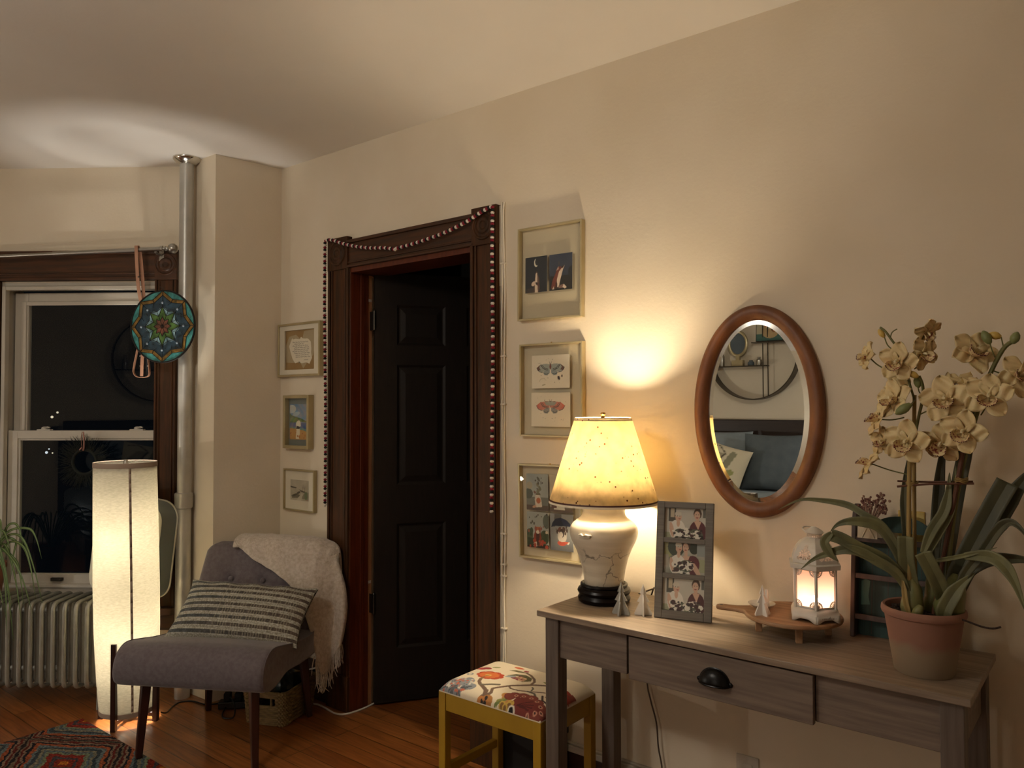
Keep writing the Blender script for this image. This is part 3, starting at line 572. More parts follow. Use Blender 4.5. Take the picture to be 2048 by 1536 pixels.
# pierced dome: a rosette of holes in each of its six panels
m = MB(); dome = [(.0655, .155), (.0645, .165), (.060, .180), (.052, .195), (.041, .207), (.028, .215), (.019, .219)]
def dome_r(z):
    for (r0, z0), (r1, z1) in zip(dome, dome[1:]):
        if z0 <= z <= z1: return r0+(r1-r0)*(z-z0)/(z1-z0)
    return .019
nu, nv = 44, 56
for k in range(6):
    idx = {}; vs = []; fs = []
    def dp(i, j):
        if (i, j) not in idx:
            z = .155+(.219-.155)*j/nv; r_ = dome_r(z); p, q = hexp(r_, A_)[k], hexp(r_, A_)[(k+1) % 6]; t = i/nu
            idx[(i, j)] = len(vs); vs.append((p[0]+(q[0]-p[0])*t, p[1]+(q[1]-p[1])*t, z))
        return idx[(i, j)]
    for j in range(nv):
        for i in range(nu):
            z = .155+(.219-.155)*(j+.5)/nv; r_ = dome_r(z); X = ((i+.5)/nu-.5)*r_; Zs = (j+.5)/nv*.074
            hole = False
            for cx, cz, rr, ni in ((0, .027, .0165, 12), (-.0165, .0155, .006, 6), (.0165, .0155, .006, 6), (0, .049, .0065, 6)):
                dx, dz = X-cx, Zs-cz; d_ = math.hypot(dx, dz)
                if d_ < rr:
                    an = math.atan2(dz, dx)*ni/(2*PI); fr = abs((an % 1)-.5)*2
                    if ni == 12: hole |= (.10 < d_/rr < .55 and fr < .60) or (.64 < d_/rr < .97 and fr < .66) or d_/rr < .07
                    else: hole |= .2 < d_/rr < .9 and fr < .62
            if not hole: fs.append((dp(i, j), dp(i+1, j), dp(i+1, j+1), dp(i, j+1)))
    m.add(vs, fs)
m.build('pierced_dome', 'lantern_white', LN, solid=.001, ang=25)
m = MB(); m.lathe([(.0195, .218), (.0195, .222)], 36); m.lathe([(.0185, .231), (.0185, .233)], 36)
for k in range(22): a = 2*PI*k/22; m.tube([(.019*math.cos(a), .019*math.sin(a), .219), (.0187*math.cos(a), .0187*math.sin(a), .233)], .0011, 5)
m.lathe([(.024, .231), (.0245, .2335), (.020, .238), (.012, .244), (.006, .2475), (0, .248)], 36); m.build('cap', 'lantern_white', LN)
m = MB(); m.tube([(.026*math.cos(2*PI*k/36), .024*math.sin(2*PI*k/36), 0) for k in range(36)], .0018, 8, closed=True, M=T(-.004, -.006, .2385, rx=14, ry=10)); m.build('ring_handle', 'lantern_white', LN)
m = MB(); m.lathe([(0, .034), (.026, .034), (.026, .040), (.022, .043), (0, .041)], 28); m.build('candle', 'porcelain', LN)
m = MB(); m.ball((0, 0, .052), (.009, .009, .009), 12); m.build('flame', 'candle_glow', LN)
m = MB()                                                      # worn dark lettering on the right-hand base panel
(xa, ya), (xb, yb) = hexp(.0695, A_)[0], hexp(.0695, A_)[1]
for i in range(13):
    t = .26+.56*i/12+.008*rng.standard_normal(); h_ = .0016+.0014*rng.random(); x, y = xa+(xb-xa)*t, ya+(yb-ya)*t; m.box(-.0006, .0006, -.0004, .0004, -h_, h_, M=T(x, y, .0125, rz=math.degrees(math.atan2(yb-ya, xb-xa))))
t = .55; m.tube([(xa+(xb-xa)*t, ya+(yb-ya)*t, .0135), (xa+(xb-xa)*(t+.03), ya+(yb-ya)*(t+.03), .019)], [.0012, .0005], 6)
m.build('worn_lettering', 'grey_frame', LN)

# ---- small green shelf rack leaning on the wall
mat('teal_board', '#24443f', .65, c2='#1b3531', scale=5, stretch=(20, 20, 1.5), bump=.06); mat('rack_wood', '#4a3a34', .6, c2='#3a2d28', scale=5, stretch=(12, 12, 2)); mat('teal_chip', '#3f6a60', .6, c2='#4d7a6e', scale=12)
mat('dried', '#8a6a5a', .8); mat('dried_dark', '#6a4038', .8); mat('cream_card', '#c8bfa8', .7)
rk = thing('wall_rack', 'dark teal wooden spice rack with four shelves leaning behind the orchid', 'rack', (-.507, 2.245, TZ), 0, rx=-6)
rw, rh, rdp = .205, .362, .05
m = MB(); arch = [(-.075, .30), (.075, .30)]+[(.075*math.cos(PI*k/16), .30+.045*math.sin(PI*k/16)) for k in range(1, 16)]
m.box(-rw/2, rw/2, .036, .046, .003, .27)
m.prism([(x, z-.06) for x, z in arch], -.046, -.036, M=T(.01, 0, .05, rx=90))
for k in range(1, 5): m.box(-rw/2+rw*k/5-.0008, -rw/2+rw*k/5+.0008, .0352, .037, .01, .265, mi=1)
m.build('back_boards', ['teal_board', 'rack_wood'], rk)
for s in (-1, 1):
    m = MB(); m.prism([(0, 0), (rdp, 0), (rdp, rh), (rdp*.55, rh), (rdp*.25, rh-.015), (0, rh-.05)], -.006, .006, M=T(s*rw/2, 0, 0) @ Matrix(((0, 0, 1, 0), (1, 0, 0, 0), (0, 1, 0, 0), (0, 0, 0, 1)))); m.build('side_board', 'rack_wood', rk, bevel=.002)
for z in (.055, .165, .265):
    m = MB(); m.box(-rw/2+.006, rw/2-.006, .001, .011, z-.006, z+.008); m.build('rail', 'rack_wood', rk, bevel=.001)
    m = MB(); m.box(-rw/2+.006, rw/2-.006, .010, .037, z-.006, z-.001); m.build('shelf', 'rack_wood', rk)
m = MB()
m.prism([(-.089, .085), (-.066, .088), (-.070, .11), (-.066, .152), (-.078, .156), (-.089, .15)], -.0352, -.0345, M=T(rx=90)); m.build('worn_patch', 'teal_chip', rk, smooth=False)
dd = thing('dried_bouquet', 'small dried flower bundle tied with a bow on the top shelf of the teal rack', 'dried flowers', (-.565, 2.258, TZ+.272))
m = MB()
for i in range(26):
    a = rng.random()*6.28; q = .024*math.sqrt(rng.random()); tx_, ty_ = .012+q*1.3*math.cos(a), q*.35*math.sin(a); h_ = .075+.04*rng.random()
    m.tube(catmull([(.002*math.cos(a), .002, .03), (tx_*.4, ty_*.4, h_*.6), (tx_, ty_, h_)], 3), [.0012]*7, 5)
    for q in range(4): m.ball((tx_+.006*rng.standard_normal(), ty_*.6, h_+.005*rng.standard_normal()), .0028+.002*rng.random(), 6, mi=int(rng.random() < .5))
m.build('flower_heads', ['dried', 'dried_dark'], dd)
m = MB()
for s in (-1, 1): m.tube(catmull([(0, -.008, .034), (s*.008, -.008, .018), (s*.016, -.006, .001)], 4), [.003, .0035, .004, .0045, .005, .005, .0045, .0045, .003], 8, flat=(1, .4)); m.tube(catmull([(0, -.008, .034), (s*.02, -.008, .042), (s*.022, -.007, .03), (0, -.008, .033)], 5), .0028, 6, flat=(1, .5))
m.build('bow', 'cream_card', dd)
cc = thing('cream_card', 'small cream card standing on the top shelf beside the dried flowers', 'card', (-.578, 2.272, TZ+.268), 0, rx=-6)
m = MB(); m.box(-.021, .030, 0, .002, 0, .055); m.build('card', 'cream_card', cc)
sw = thing('switch_plate', 'brass-coloured light switch plate on the wall behind the orchid', 'switch', (-.476, WY, 1.075))
mat('brass_plate', '#c9b06a', .3, .5)
m = MB(); m.box(-.037, .030, -.005, 0, -.06, .057); m.build('plate', 'brass_plate', sw, bevel=.002)
m = MB(); m.box(.0, .009, -.012, -.004, -.012, .012, M=T(rx=-10)); m.build('toggle', 'cream_card', sw, bevel=.001)
for z in (-.04, .038):
    m = MB(); m.ball((.004, -.0052, z), (.003, .0015, .003), 8); m.build('screw', 'steel', sw)
ol = thing('wall_outlet', 'cream wall outlet low under the table beside the hanging cord', 'outlet', (-.955, WY, .272))
m = MB(); m.box(-.036, .036, -.005, 0, -.058, .058); m.build('plate', 'white_trim', ol, bevel=.002)
for z in (-.02, .02):
    m = MB(); m.box(-.016, .016, -.007, -.004, z-.013, z+.013); m.build('socket', 'white_trim', ol, bevel=.004)
mat('brown_cord', '#4a3a2c', .5)
def cord(name, pts, rad, mm, lab, cat='cord', n=6, parent=None):
    P = catmull(pts, n); o = P[0].copy(); m = MB(); m.tube([p-o for p in P], rad, 8); ob = m.build(name, mm, parent); ob.location = o-(parent.location if parent else Vector((0, 0, 0))); ob['label'] = lab; return ob if parent else tag(ob, lab, cat)
cord('power_cord', [(-1.275, 2.25, .805), (-1.25, 2.30, .815), (-1.27, 2.335, .80), (-1.30, 2.340, .70), (-1.298, 2.340, .50), (-1.283, 2.338, .43), (-1.262, 2.338, .36), (-1.255, 2.338, .28), (-1.24, 2.338, .2), (-1.20, 2.30, .01), (-1.0, 2.27, .004)], .0028, 'brown_cord', 'thin brown cord', parent=tl)
# ---- oval mirror
mat('oak_frame', '#7d4d2a', .5, c2='#5f3619', scale=9, stretch=(3, 3, 1), bump=.06, contrast=(.3, .7))
m_ = bpy.data.materials.new('silvered_glass'); m_.use_nodes = True; b_ = m_.node_tree.nodes['Principled BSDF']; b_.inputs['Metallic'].default_value = 1; b_.inputs['Roughness'].default_value = .0; b_.inputs['Base Color'].default_value = (.80, .82, .80, 1); MATS['silvered_glass'] = m_
om = thing('oval_mirror', 'oval mirror in a brown oak frame on the wall above the table', 'mirror', (-.911, WY, 1.076))
mcz = .331; NE = 120
prof = [(0, 0), (.0, .014), (.006, .022), (.018, .026), (.030, .0235), (.041, .017), (.046, .010), (.047, .006)]     # inset from the outer edge, height off the wall
vs = []; fs = []
for k in range(NE):
    a = 2*PI*k/NE
    for i, (d, h) in enumerate(prof): vs.append(((.2075-d)*math.cos(a), -h, mcz+(.331-d)*math.sin(a)))
n = len(prof)
for k in range(NE):
    for i in range(n-1): fs.append((k*n+i, ((k+1) % NE)*n+i, ((k+1) % NE)*n+i+1, k*n+i+1))
m = MB(); m.add(vs, fs); m.build('frame', 'oak_frame', om)
m = MB(); rx_, rz_ = .1615, .286; bw_ = .016
E0 = [(rx_*math.cos(2*PI*k/NE), -.0062, mcz+rz_*math.sin(2*PI*k/NE)) for k in range(NE)]; E1 = [((rx_-bw_)*math.cos(2*PI*k/NE), -.0085, mcz+(rz_-bw_)*math.sin(2*PI*k/NE)) for k in range(NE)]
m.add(E0+E1, [(k, (k+1) % NE, NE+(k+1) % NE, NE+k) for k in range(NE)]+[tuple(range(NE, 2*NE))]); m.build('mirror_glass', 'silvered_glass', om, smooth=False)
# ------------------------------------------------------------------ armchair corner
mat('grey_fabric', '#655c5f', .85, c2='#594f52', scale=60, stretch=(1, 1, 1), bump=.25, bscale=420, sheen=.35)
mat('walnut_leg', '#2a110a', .35, c2='#36170d', scale=6, stretch=(9, 9, 1))
def chair_pt(x, y, z): c, s = math.cos(R(30)), math.sin(R(30)); return Vector((-3.053+c*x-s*y, 1.847+s*x+c*y, z))
ch = thing('accent_chair', 'armless grey upholstered accent chair with buttoned back and dark wooden legs', 'chair', (-3.053, 1.847, 0), 30)
def slab(m, prof, hw, xs, fx=None):
    cy = sum(p[0] for p in prof)/len(prof); cz = sum(p[1] for p in prof)/len(prof); n = len(prof); vs = []
    for x, s in xs:
        for (y, z) in prof: vs.append((x*hw, cy+(y-cy)*s, cz+(z-cz)*s))
    if fx: vs = [fx(*v) for v in vs]
    fs = [(k*n+i, k*n+(i+1) % n, (k+1)*n+(i+1) % n, (k+1)*n+i) for k in range(len(xs)-1) for i in range(n)]
    fs += [tuple(range(n))[::-1], tuple((len(xs)-1)*n+i for i in range(n))]
    m.add(vs, fs)
def closed_catmull(P, n):
    Q = []
    for i in range(len(P)):
        a, b, c, d = [Vector((*P[(i+k-1) % len(P)], 0)) for k in range(4)]
        for k in range(n):
            t = k/n; v = .5*((2*b)+(c-a)*t+(2*a-5*b+4*c-d)*t*t+(3*b-a-3*c+d)*t**3); Q.append((v.x, v.y))
    return Q
sp = closed_catmull([(-.235, .312), (-.300, .315), (-.332, .345), (-.332, .40), (-.305, .445), (-.25, .468), (-.16, .455), (-.05, .432), (.08, .415), (.17, .412), (.235, .43), (.268, .415), (.272, .365), (.235, .325), (.14, .318), (.0, .328), (-.11, .338), (-.17, .326)], 5)
XS = [(-1, .955), (-.992, .975), (-.97, .992), (-.93, 1), (-.6, 1), (-.3, 1), (0, 1), (.3, 1), (.6, 1), (.93, 1), (.97, .992), (.992, .975), (1, .955)]
m = MB(); slab(m, sp, .318, XS, lambda x, y, z: (x*(1-.05*max(0, y)/.3), y, z+.010*(1-(x/.318)**2)*(1 if z > .38 else 0))); m.build('seat', 'grey_fabric', ch, ang=50)
m = MB()
for s in (-1, 1): m.tube([(s*.3165*(1-.05*max(0, y)/.3), y*.97-.00, z*.985+.006) for y, z in sp], .0022, 6, closed=True)
m.build('seat_piping', 'grey_fabric', ch)
btn = [(-.137, .617), (.022, .614), (.178, .611)]
def back_pt(u, v):
    hw = .300-.020*max(0, (v-.55))/.45; x = hw*(2*u-1); z = .345+.432*v; y = .168+.125*v+.012*math.sin(PI*u)-.014*math.sin(PI*v)
    e = min(u, 1-u)*2*hw; f = min((1-v)*.432, 9)
    def rnd(d, r): return 0 if d > r else r-math.sqrt(max(0, r*r-(r-d)**2))
    y += rnd(e, .035)*.9+rnd(f, .04)*.9
    cr = max(0, .07-e); ct = max(0, .07-f)
    if cr > 0 and ct > 0:
        q = math.hypot(cr, ct)
        if q > .07: x -= math.copysign((q-.07)*cr/q, x); z -= (q-.07)*ct/q
    for bx, bz in btn: y += .017*math.exp(-((x-bx)**2+(z-bz)**2)/.0008)+.006*math.exp(-((x-bx)**2+(z-bz)**2)/.006)
    return (x, y, z)
m = MB(); NU, NV = 72, 56
F = [[back_pt(i/NU, j/NV) for i in range(NU+1)] for j in range(NV+1)]
fl = [p for row in F for p in row]; W_ = NU+1
m.add(fl, [(j*W_+i, j*W_+i+1, (j+1)*W_+i+1, (j+1)*W_+i) for j in range(NV) for i in range(NU)])
bd = [(i, 0) for i in range(NU)]+[(NU, j) for j in range(NV)]+[(i, NV) for i in range(NU, 0, -1)]+[(0, j) for j in range(NV, 0, -1)]
ed = [F[j][i] for i, j in bd]; ro = [(x*.99, .168+.125*(z-.345)/.432+.060+.035*max(0, (.6-z))/.25, z-.004) for x, y, z in ed]; n = len(ed)
m.add(ed+ro, [(k, (k+1) % n, n+(k+1) % n, n+k) for k in range(n)]+[tuple(n+k for k in range(n))])
m.build('backrest', 'grey_fabric', ch, ang=60)
for bx, bz in btn:
    yb = .178+.115*(bz-.385)/.392+.012; m = MB(); m.ball((bx, yb-.001, bz), (.0125, .008, .0125), 16); m.build('button', 'grey_fabric', ch)
for sx in (-1, 1):
    for sy, tp, bt in ((-1, (.232, -.232, .335), (.250, -.255, .005)), (1, (.225, .235, .335), (.250, .262, .005))):
        m = MB(); m.tube([(sx*bt[0], bt[1], .0095 if (sx, sy) == (-1, -1) else 0), (sx*tp[0], tp[1], tp[2])], [.0175, .027], 4, up=(1, 0, 0)); m.build('leg', 'walnut_leg', ch, bevel=.004)
# pillow
mat('pillow_weave', '#ffffff', .9, attr=True, c2='#b8b2a4', scale=160, stretch=(1, 1, 1), bump=.2, bscale=300)
pl = thing('lumbar_pillow', 'striped grey-green lumbar pillow leaning on the chair back', 'pillow', chair_pt(.035, -.065, .425), 30, rx=-47, ry=2)
PW, PH = .60, .287
def pil(u, v, s):
    x, z = (u-.5), (v-.5); e = (max(0, 1-(abs(2*x))**2.6)*max(0, 1-(abs(2*z))**2.4))**.55
    pin = 1-.075*(1-abs(2*x)**2)*abs(2*z)**4*.6; pinx = 1-.06*(1-abs(2*z)**2)*abs(2*x)**4
    wr = .006*math.sin(26*x+9*z)*math.exp(-((v-.93)/.09)**2)
    return (x*PW*pinx, s*(.062*e+.003)+wr*(s < 0), (z*pin+.5)*PH)
def pcol(u, v):
    p = (v*PH/.0305) % 1; k = int(v*PH/.0305)
    if p < .52:
        b = lin('#aaa79b'); q = (p/.52*6) % 1; return tuple(c*(1.25 if abs(p-.05) < .04 or abs(p-.47) < .04 else .9+.15*(q < .5)) for c in b)
    c0, c1 = lin('#474b4c'), lin('#55483f'); t = min(1, max(0, u*1.3-.1+.2*math.sin(k*2.1))); b = [a+(d-a)*t for a, d in zip(c0, c1)]
    seg = (u*PW/.012) % 1
    if u > .35 and seg < .28*min(1, (u-.3)*2.5): b = lin('#8a8474')
    elif (math.sin(int(u*PW/.012)*7.3+k*3.1) > .3): b = [c*1.35 for c in b]
    return tuple(b)
m = MB()
for s in (-1, 1): m.grid(lambda u, v: pil(u, v, s), 150, 120, colfn=pcol)
m.build('cushion_cover', 'pillow_weave', pl, ang=80)
# throw
mat('boucle', '#c8bcae', .95, c2='#b3a594', scale=70, bump=1., bscale=150, sheen=.4)
tw = thing('throw_blanket', 'cream fringed boucle throw draped over the right half of the chair back', 'throw', (-3.053, 1.847, 0), 30)
TOPS = [(-.135, .80), (-.06, .803), (.03, .803), (.12, .80), (.20, .797), (.262, .793), (.302, .785), (.338, .772), (.362, .755), (.372, .735)]
ENDS = [(-.128, .272, .790), (-.062, .258, .735), (.035, .238, .685), (.125, .225, .640), (.215, .205, .560), (.296, .185, .40), (.318, .215, .215), (.348, .262, .215), (.378, .262, .315), (.396, .285, .325)]
cp = []
for i, ((xt, zt), E_) in enumerate(zip(TOPS, ENDS)):
    yo = max(0, i-5)*.006; rb = .378 if i < 6 else .378-.012*(i-5); col = [Vector((xt+.004, rb, .52)), Vector((xt, rb-.004, zt-.03)), Vector((xt, min(.345, rb-.02), zt+.004)), Vector((xt, .288+yo, zt-.008))]
    a = Vector((xt, .27+yo, zt-.035)); e = Vector(E_)
    for k in range(6):
        t = k/5; p = a.lerp(e, t)
        if i >= 5: p.x += (.03+.012*(i-5))*math.sin(PI*t)*.5; p.y -= .006*math.sin(PI*t)
        fr_y = .178+.115*(p.z-.385)/.392-.016
        if i < 6 and p.y > fr_y: p.y = fr_y+.004*math.sin(i*2+k)
        if i >= 6: p.x += .014*math.sin(i*2.4+1)*t; p.y += .014*math.sin(i*2.1)*t
        col.append(p)
    cp.append(col)
rows = [catmull([cp[i][k] for i in range(10)], 6) for k in range(10)]
cols = list(zip(*rows)); fine = [catmull(c, 4) for c in cols]
m = MB(); nr, nc = len(fine[0]), len(fine)
m.add([(p.x, p.y+.0036*math.sin(p.x*60+p.z*25)+.002*math.sin(p.x*140-p.z*40), p.z+.0016*math.sin(p.x*95)) for c in fine for p in c], [(i*nr+j, i*nr+j+1, (i+1)*nr+j+1, (i+1)*nr+j) for i in range(nc-1) for j in range(nr-1)])
m.build('blanket', 'boucle', tw, solid=.013, ang=80, sub=1)
m = MB()
for c in fine[33:]:
    for q in range(3):
        b = c[-1]+Vector((.004*rng.standard_normal(), .004*rng.standard_normal(), .004)); L_ = .075+.02*rng.random(); m.tube(catmull([b, b+Vector((.004*rng.standard_normal(), .004*rng.standard_normal(), -L_*.5)), b+Vector((.008*rng.standard_normal(), .008*rng.standard_normal(), -L_))], 3), [.0026, .0024, .0022, .002, .0018, .0016, .0009], 6)
o = m.build('fringe', 'boucle', tw); o['kind'] = 'stuff'
# basket
mat('seagrass', '#8a7248', .85, c2='#6a5632', scale=30, stretch=(1, 1, 3), bump=.9, bscale=60)
bk = thing('wicker_basket', 'woven seagrass basket on the floor beneath the grey chair', 'basket', (-3.095, 2.135, 0), 24)
m = MB(); bwid, bdep, bht = .098, .130, .150
for k in range(17):
    z = .006+k*.0088; s = 1+.10*k/17; gap = 10 <= k <= 13
    P = []
    for q in range(96):
        a = 2*PI*q/96; c_, s_ = math.cos(a), math.sin(a); x = bwid*s*math.copysign(abs(c_)**.22, c_); y = bdep*s*math.copysign(abs(s_)**.22, s_)
        wv = .003*math.sin(q*PI/2+k*PI); P.append((x+wv*c_, y+wv*s_, z+.001*math.sin(q*1.3)))
    if gap:
        keep = [p for p in P if not (abs(p[0]) < .038 and p[1] < -.05)]
        i0 = next(i for i, p in enumerate(P) if abs(p[0]) < .038 and p[1] < -.05); i1 = max(i for i, p in enumerate(P) if abs(p[0]) < .038 and p[1] < -.05)
        m.tube(P[i1+1:]+P[:i0], .0054, 7)
    else: m.tube(P, .0058 if k < 16 else .0075, 7, closed=True)
m.box(-bwid*.97, bwid*.97, -bdep*.97, bdep*.97, .001, .006)
for s in (-1, 1): m.tube([(s*.038, -bdep*1.07, .09), (s*.038, -bdep*1.08, .128)], .005, 6)
m.build('woven_body', 'seagrass', bk)
mat('dark_bag', '#101612', .35, c2='#1c2620', scale=12)
bg = thing('dark_bag', 'crumpled dark plastic bag inside the seagrass basket', 'bag', (-3.095, 2.135, .10), 24)
m = MB()
def bagf(u, v): a = 2*PI*u; r_ = math.sin(PI*v); q = 1+.12*math.sin(5*a+v*9)+.08*math.sin(9*a-4*v); return (.08*r_*math.cos(a)*q, .10*r_*math.sin(a)*q, .04-.055*math.cos(PI*v)*q)
m.grid(bagf, 40, 20, wrapu=True); m.build('bag_body', 'dark_bag', bg, ang=25)
# cords on the floor
mat('white_cord', '#cfcac0', .5)
cord('white_cable', [(-3.27, 2.30, .10), (-3.09, 2.335, .16), (-3.045, 2.325, .19), (-3.055, 2.32, .12), (-3.09, 2.305, .04), (-3.075, 2.300, .004), (-3.04, 2.305, .004), (-2.98, 2.300, .004), (-2.90, 2.288, .004), (-2.855, 2.305, .004), (-2.838, 2.36, .004), (-2.838, 2.44, .004), (-2.86, 2.52, .004), (-2.93, 2.60, .004)], .0042, 'white_cord', 'white cable looping along the floor round the foot of the door casing', 'cable')
cord('black_cable', [(-3.40, 2.04, .03), (-3.33, 2.02, .055), (-3.26, 2.0, .04), (-3.22, 1.97, .006), (-3.25, 1.94, .004), (-3.31, 1.97, .004), (-3.36, 2.05, .02), (-3.30, 2.13, .05), (-3.22, 2.14, .06)], .0035, 'black', 'looped black cable on the floor behind the chair legs', 'cable')
ps = thing('power_strip', 'black power strip lying behind the chair beside the basket', 'power strip', (-3.30, 2.08, 0), 46)
m = MB(); m.box(-.12, .10, -.026, .026, 0, .034); m.build('strip_body', 'black', ps, bevel=.005)
for x in (-.08, -.03, .04):
    m = MB(); m.box(x-.016, x+.016, -.018, .018, .034, .07); m.build('plug', 'soft_black', ps, bevel=.004)
m = MB(); m.box(.06, .09, -.02, .02, .034, .052); m.build('white_plug', 'white_cord', ps, bevel=.004)
# ------------------------------------------------------------------ floor lamp
shade_mat('linen_shade', '#ddd8cc', '#cbc5b6', .40, scale=(60, 60, 260), amt=.22); mat('linen_tape', '#9a8676', .8)
emit('lamp_bulb', (1., .95, .87), 900.)
fl_ = thing('floor_lamp', 'tall glowing linen column floor lamp on dark wooden posts', 'lamp', (-3.584, 1.665, 0))
lean = Matrix(((1, 0, -.022, 0), (0, 1, -.012, 0), (0, 0, 1, 0), (0, 0, 0, 1)))
prof = [(.118, .048), (.124, .15), (.131, .28), (.1355, .42), (.137, .6), (.1355, .8), (.1335, 1.0), (.1315, 1.165)]
pr2 = []
for (r0, z0), (r1, z1) in zip(prof, prof[1:]): pr2 += [(r0+(r1-r0)*k/4, z0+(z1-z0)*k/4) for k in range(4)]
pr2.append(prof[-1])
m = MB(); m.lathe(pr2, 96, M=lean); m.build('fabric_shade', 'linen_shade', fl_, solid=.0014)
m = MB(); m.lathe([(.1185, .046), (.1205, .046), (.1215, .066), (.1195, .066), (.1185, .046)], 72, M=lean); m.build('bottom_tape', 'linen_tape', fl_)
m = MB(); m.lathe([(.1322, 1.148), (.1342, 1.148), (.1338, 1.170), (.1318, 1.170), (.1322, 1.148)], 72, M=lean); m.build('top_tape', 'linen_tape', fl_)
sa = R(-17); m = MB()
for (r0, z0), (r1, z1) in zip(pr2, pr2[1:]):
    q = []
    for r_, z in ((r0, z0), (r1, z1)):
        for d in (-.005, .005): a = sa+d/r_; q.append(((r_+.0016)*math.cos(a), (r_+.0016)*math.sin(a), z))
    m.add(q, [(0, 1, 3, 2)], 0, lean)
m.build('seam_tape', 'linen_tape', fl_, solid=.001)
for x, y in ((.084, -.105), (.110, .073), (-.109, -.073), (-.083, .105)):
    a = math.degrees(math.atan2(y, x)); m = MB(); m.box(.118, .142, -.011, .011, 0, .38, M=T(rz=a)); m.box(.0, .118, -.009, .009, .022, .040, M=T(rz=a)); m.build('wooden_post', 'walnut_leg', fl_, bevel=.002)
m = MB(); m.lathe([(0, .02), (.03, .02), (.03, .045), (.012, .05), (.010, .30), (.016, .302), (.016, .33), (0, .33)], 20); m.tube([(-.008, .008, .33), (-.01, .006, .6), (-.014, .0, 1.0), (-.022, -.012, 1.165)], .004, 8); m.tube([(-.01, .004, .745), (.020, -.066, .778)], .006, 8)
for k in range(3): a = 2*PI*k/3+.3; m.tube([(-.0245, -.0135, 1.158), (-.0257+.131*math.cos(a), -.014+.131*math.sin(a), 1.164)], .0017, 6)
m.build('stem', 'steel', fl_)
m = MB(); m.lathe([(0, 1.16), (.011, 1.161), (.011, 1.172), (.006, 1.18), (0, 1.181)], 16, M=T(-.024, -.013, 0)); m.build('finial', 'steel', fl_)
for x, y, z in ((.046, -.034, .345), (.020, -.066, .778)):
    m = MB(); m.lathe([(0, 0), (.012, .002), (.016, .016), (.027, .036), (.030, .054), (.026, .07), (.015, .082), (0, .086)], 20, M=T(x, y, z)); m.build('light_bulb', 'lamp_bulb', fl_)
cord('power_cord', [(-3.50, 1.772, .02), (-3.50, 1.80, .010), (-3.56, 1.86, .004), (-3.585, 1.91, .004), (-3.55, 1.955, .004), (-3.46, 1.975, .004), (-3.40, 2.05, .004), (-3.33, 2.075, .006)], .0035, 'black', 'black flex', parent=fl_)
# ------------------------------------------------------------------ window fan
mat('fan_white', '#c9c7b8', .4); mat('fan_grey', '#6d7472', .42)
fn = thing('window_fan', 'grey and white box fan with rounded corners standing in the window', 'fan', bw(.155, .178, .502), KA-11, rx=0, ry=7)
def rrect(w, h, r, n=8):
    P = []
    for cx, cz, a0 in ((w/2-r, r, -90), (w/2-r, h-r, 0), (-w/2+r, h-r, 90), (-w/2+r, r, 180)):
        for k in range(n+1): a = R(a0+90*k/n); P.append((cx+r*math.cos(a), cz+r*math.sin(a)))
    return P
FW, FH, FR = .365, .475, .085
o_ = rrect(FW, FH, FR); i_ = [(x*.86, (z-FH/2)*.89+FH/2) for x, z in o_]; n = len(o_)
m = MB(); m.add([(x, -.055, z) for x, z in o_]+[(x, .06, z) for x, z in o_], [(k, (k+1) % n, n+(k+1) % n, n+k) for k in range(n)]+[tuple(n+k for k in range(n))]); m.build('housing', 'fan_grey', fn)
m = MB(); m.add([(x, -.056, z) for x, z in o_]+[(x*.965, -.066, (z-FH/2)*.97+FH/2) for x, z in o_]+[(x, -.064, z) for x, z in i_]+[(x, -.05, z) for x, z in i_], [(r_*n+k, r_*n+(k+1) % n, (r_+1)*n+(k+1) % n, (r_+1)*n+k) for r_ in range(3) for k in range(n)]); m.tube([(x*1.004, .056, (z-FH/2)*1.004+FH/2) for x, z in o_], .005, 6, closed=True); m.build('front_rim', 'fan_white', fn)
def half_w(z):
    w = FW*.43; r_ = FR*.87; zz = abs(z-FH/2); lim = FH*.445
    if zz > lim: return 0
    return w if zz < lim-r_ else w-r_+math.sqrt(max(0, r_*r_-(zz-lim+r_)**2))
m = MB()
for k in range(1, 46):
    z = FH*k/46; w = half_w(z)
    if w > .01: m.box(-w, w, -.060, -.056, z-.0015, z+.0015)
for k in range(-5, 6):
    x = k*.026; zs = [z/100*FH for z in range(5, 96) if half_w(z/100*FH) > abs(x)]
    if zs: m.box(x-.0025, x+.0025, -.062, -.057, zs[0], zs[-1])
m.build('grille', 'fan_white', fn)
m = MB()
for k in range(5):
    def bl(u, v): r_ = .02+.115*u; a = 2*PI*k/5+(.15+.95*v); return (r_*math.cos(a), -.02+.03*(v-.5), FH/2+r_*math.sin(a))
    m.grid(bl, 6, 6)
m.lathe([(0, -.035), (.025, -.03), (.028, 0), (0, 0)], 20, M=T(0, 0, FH/2, rx=-90)); m.build('fan_blades', 'soft_black', fn)
m = MB(); m.lathe([(.012, 0), (.012, .008), (0, .009)], 16, M=T(FW*.45, -.064, FH*.52, rx=90)); m.build('knob', 'fan_white', fn)
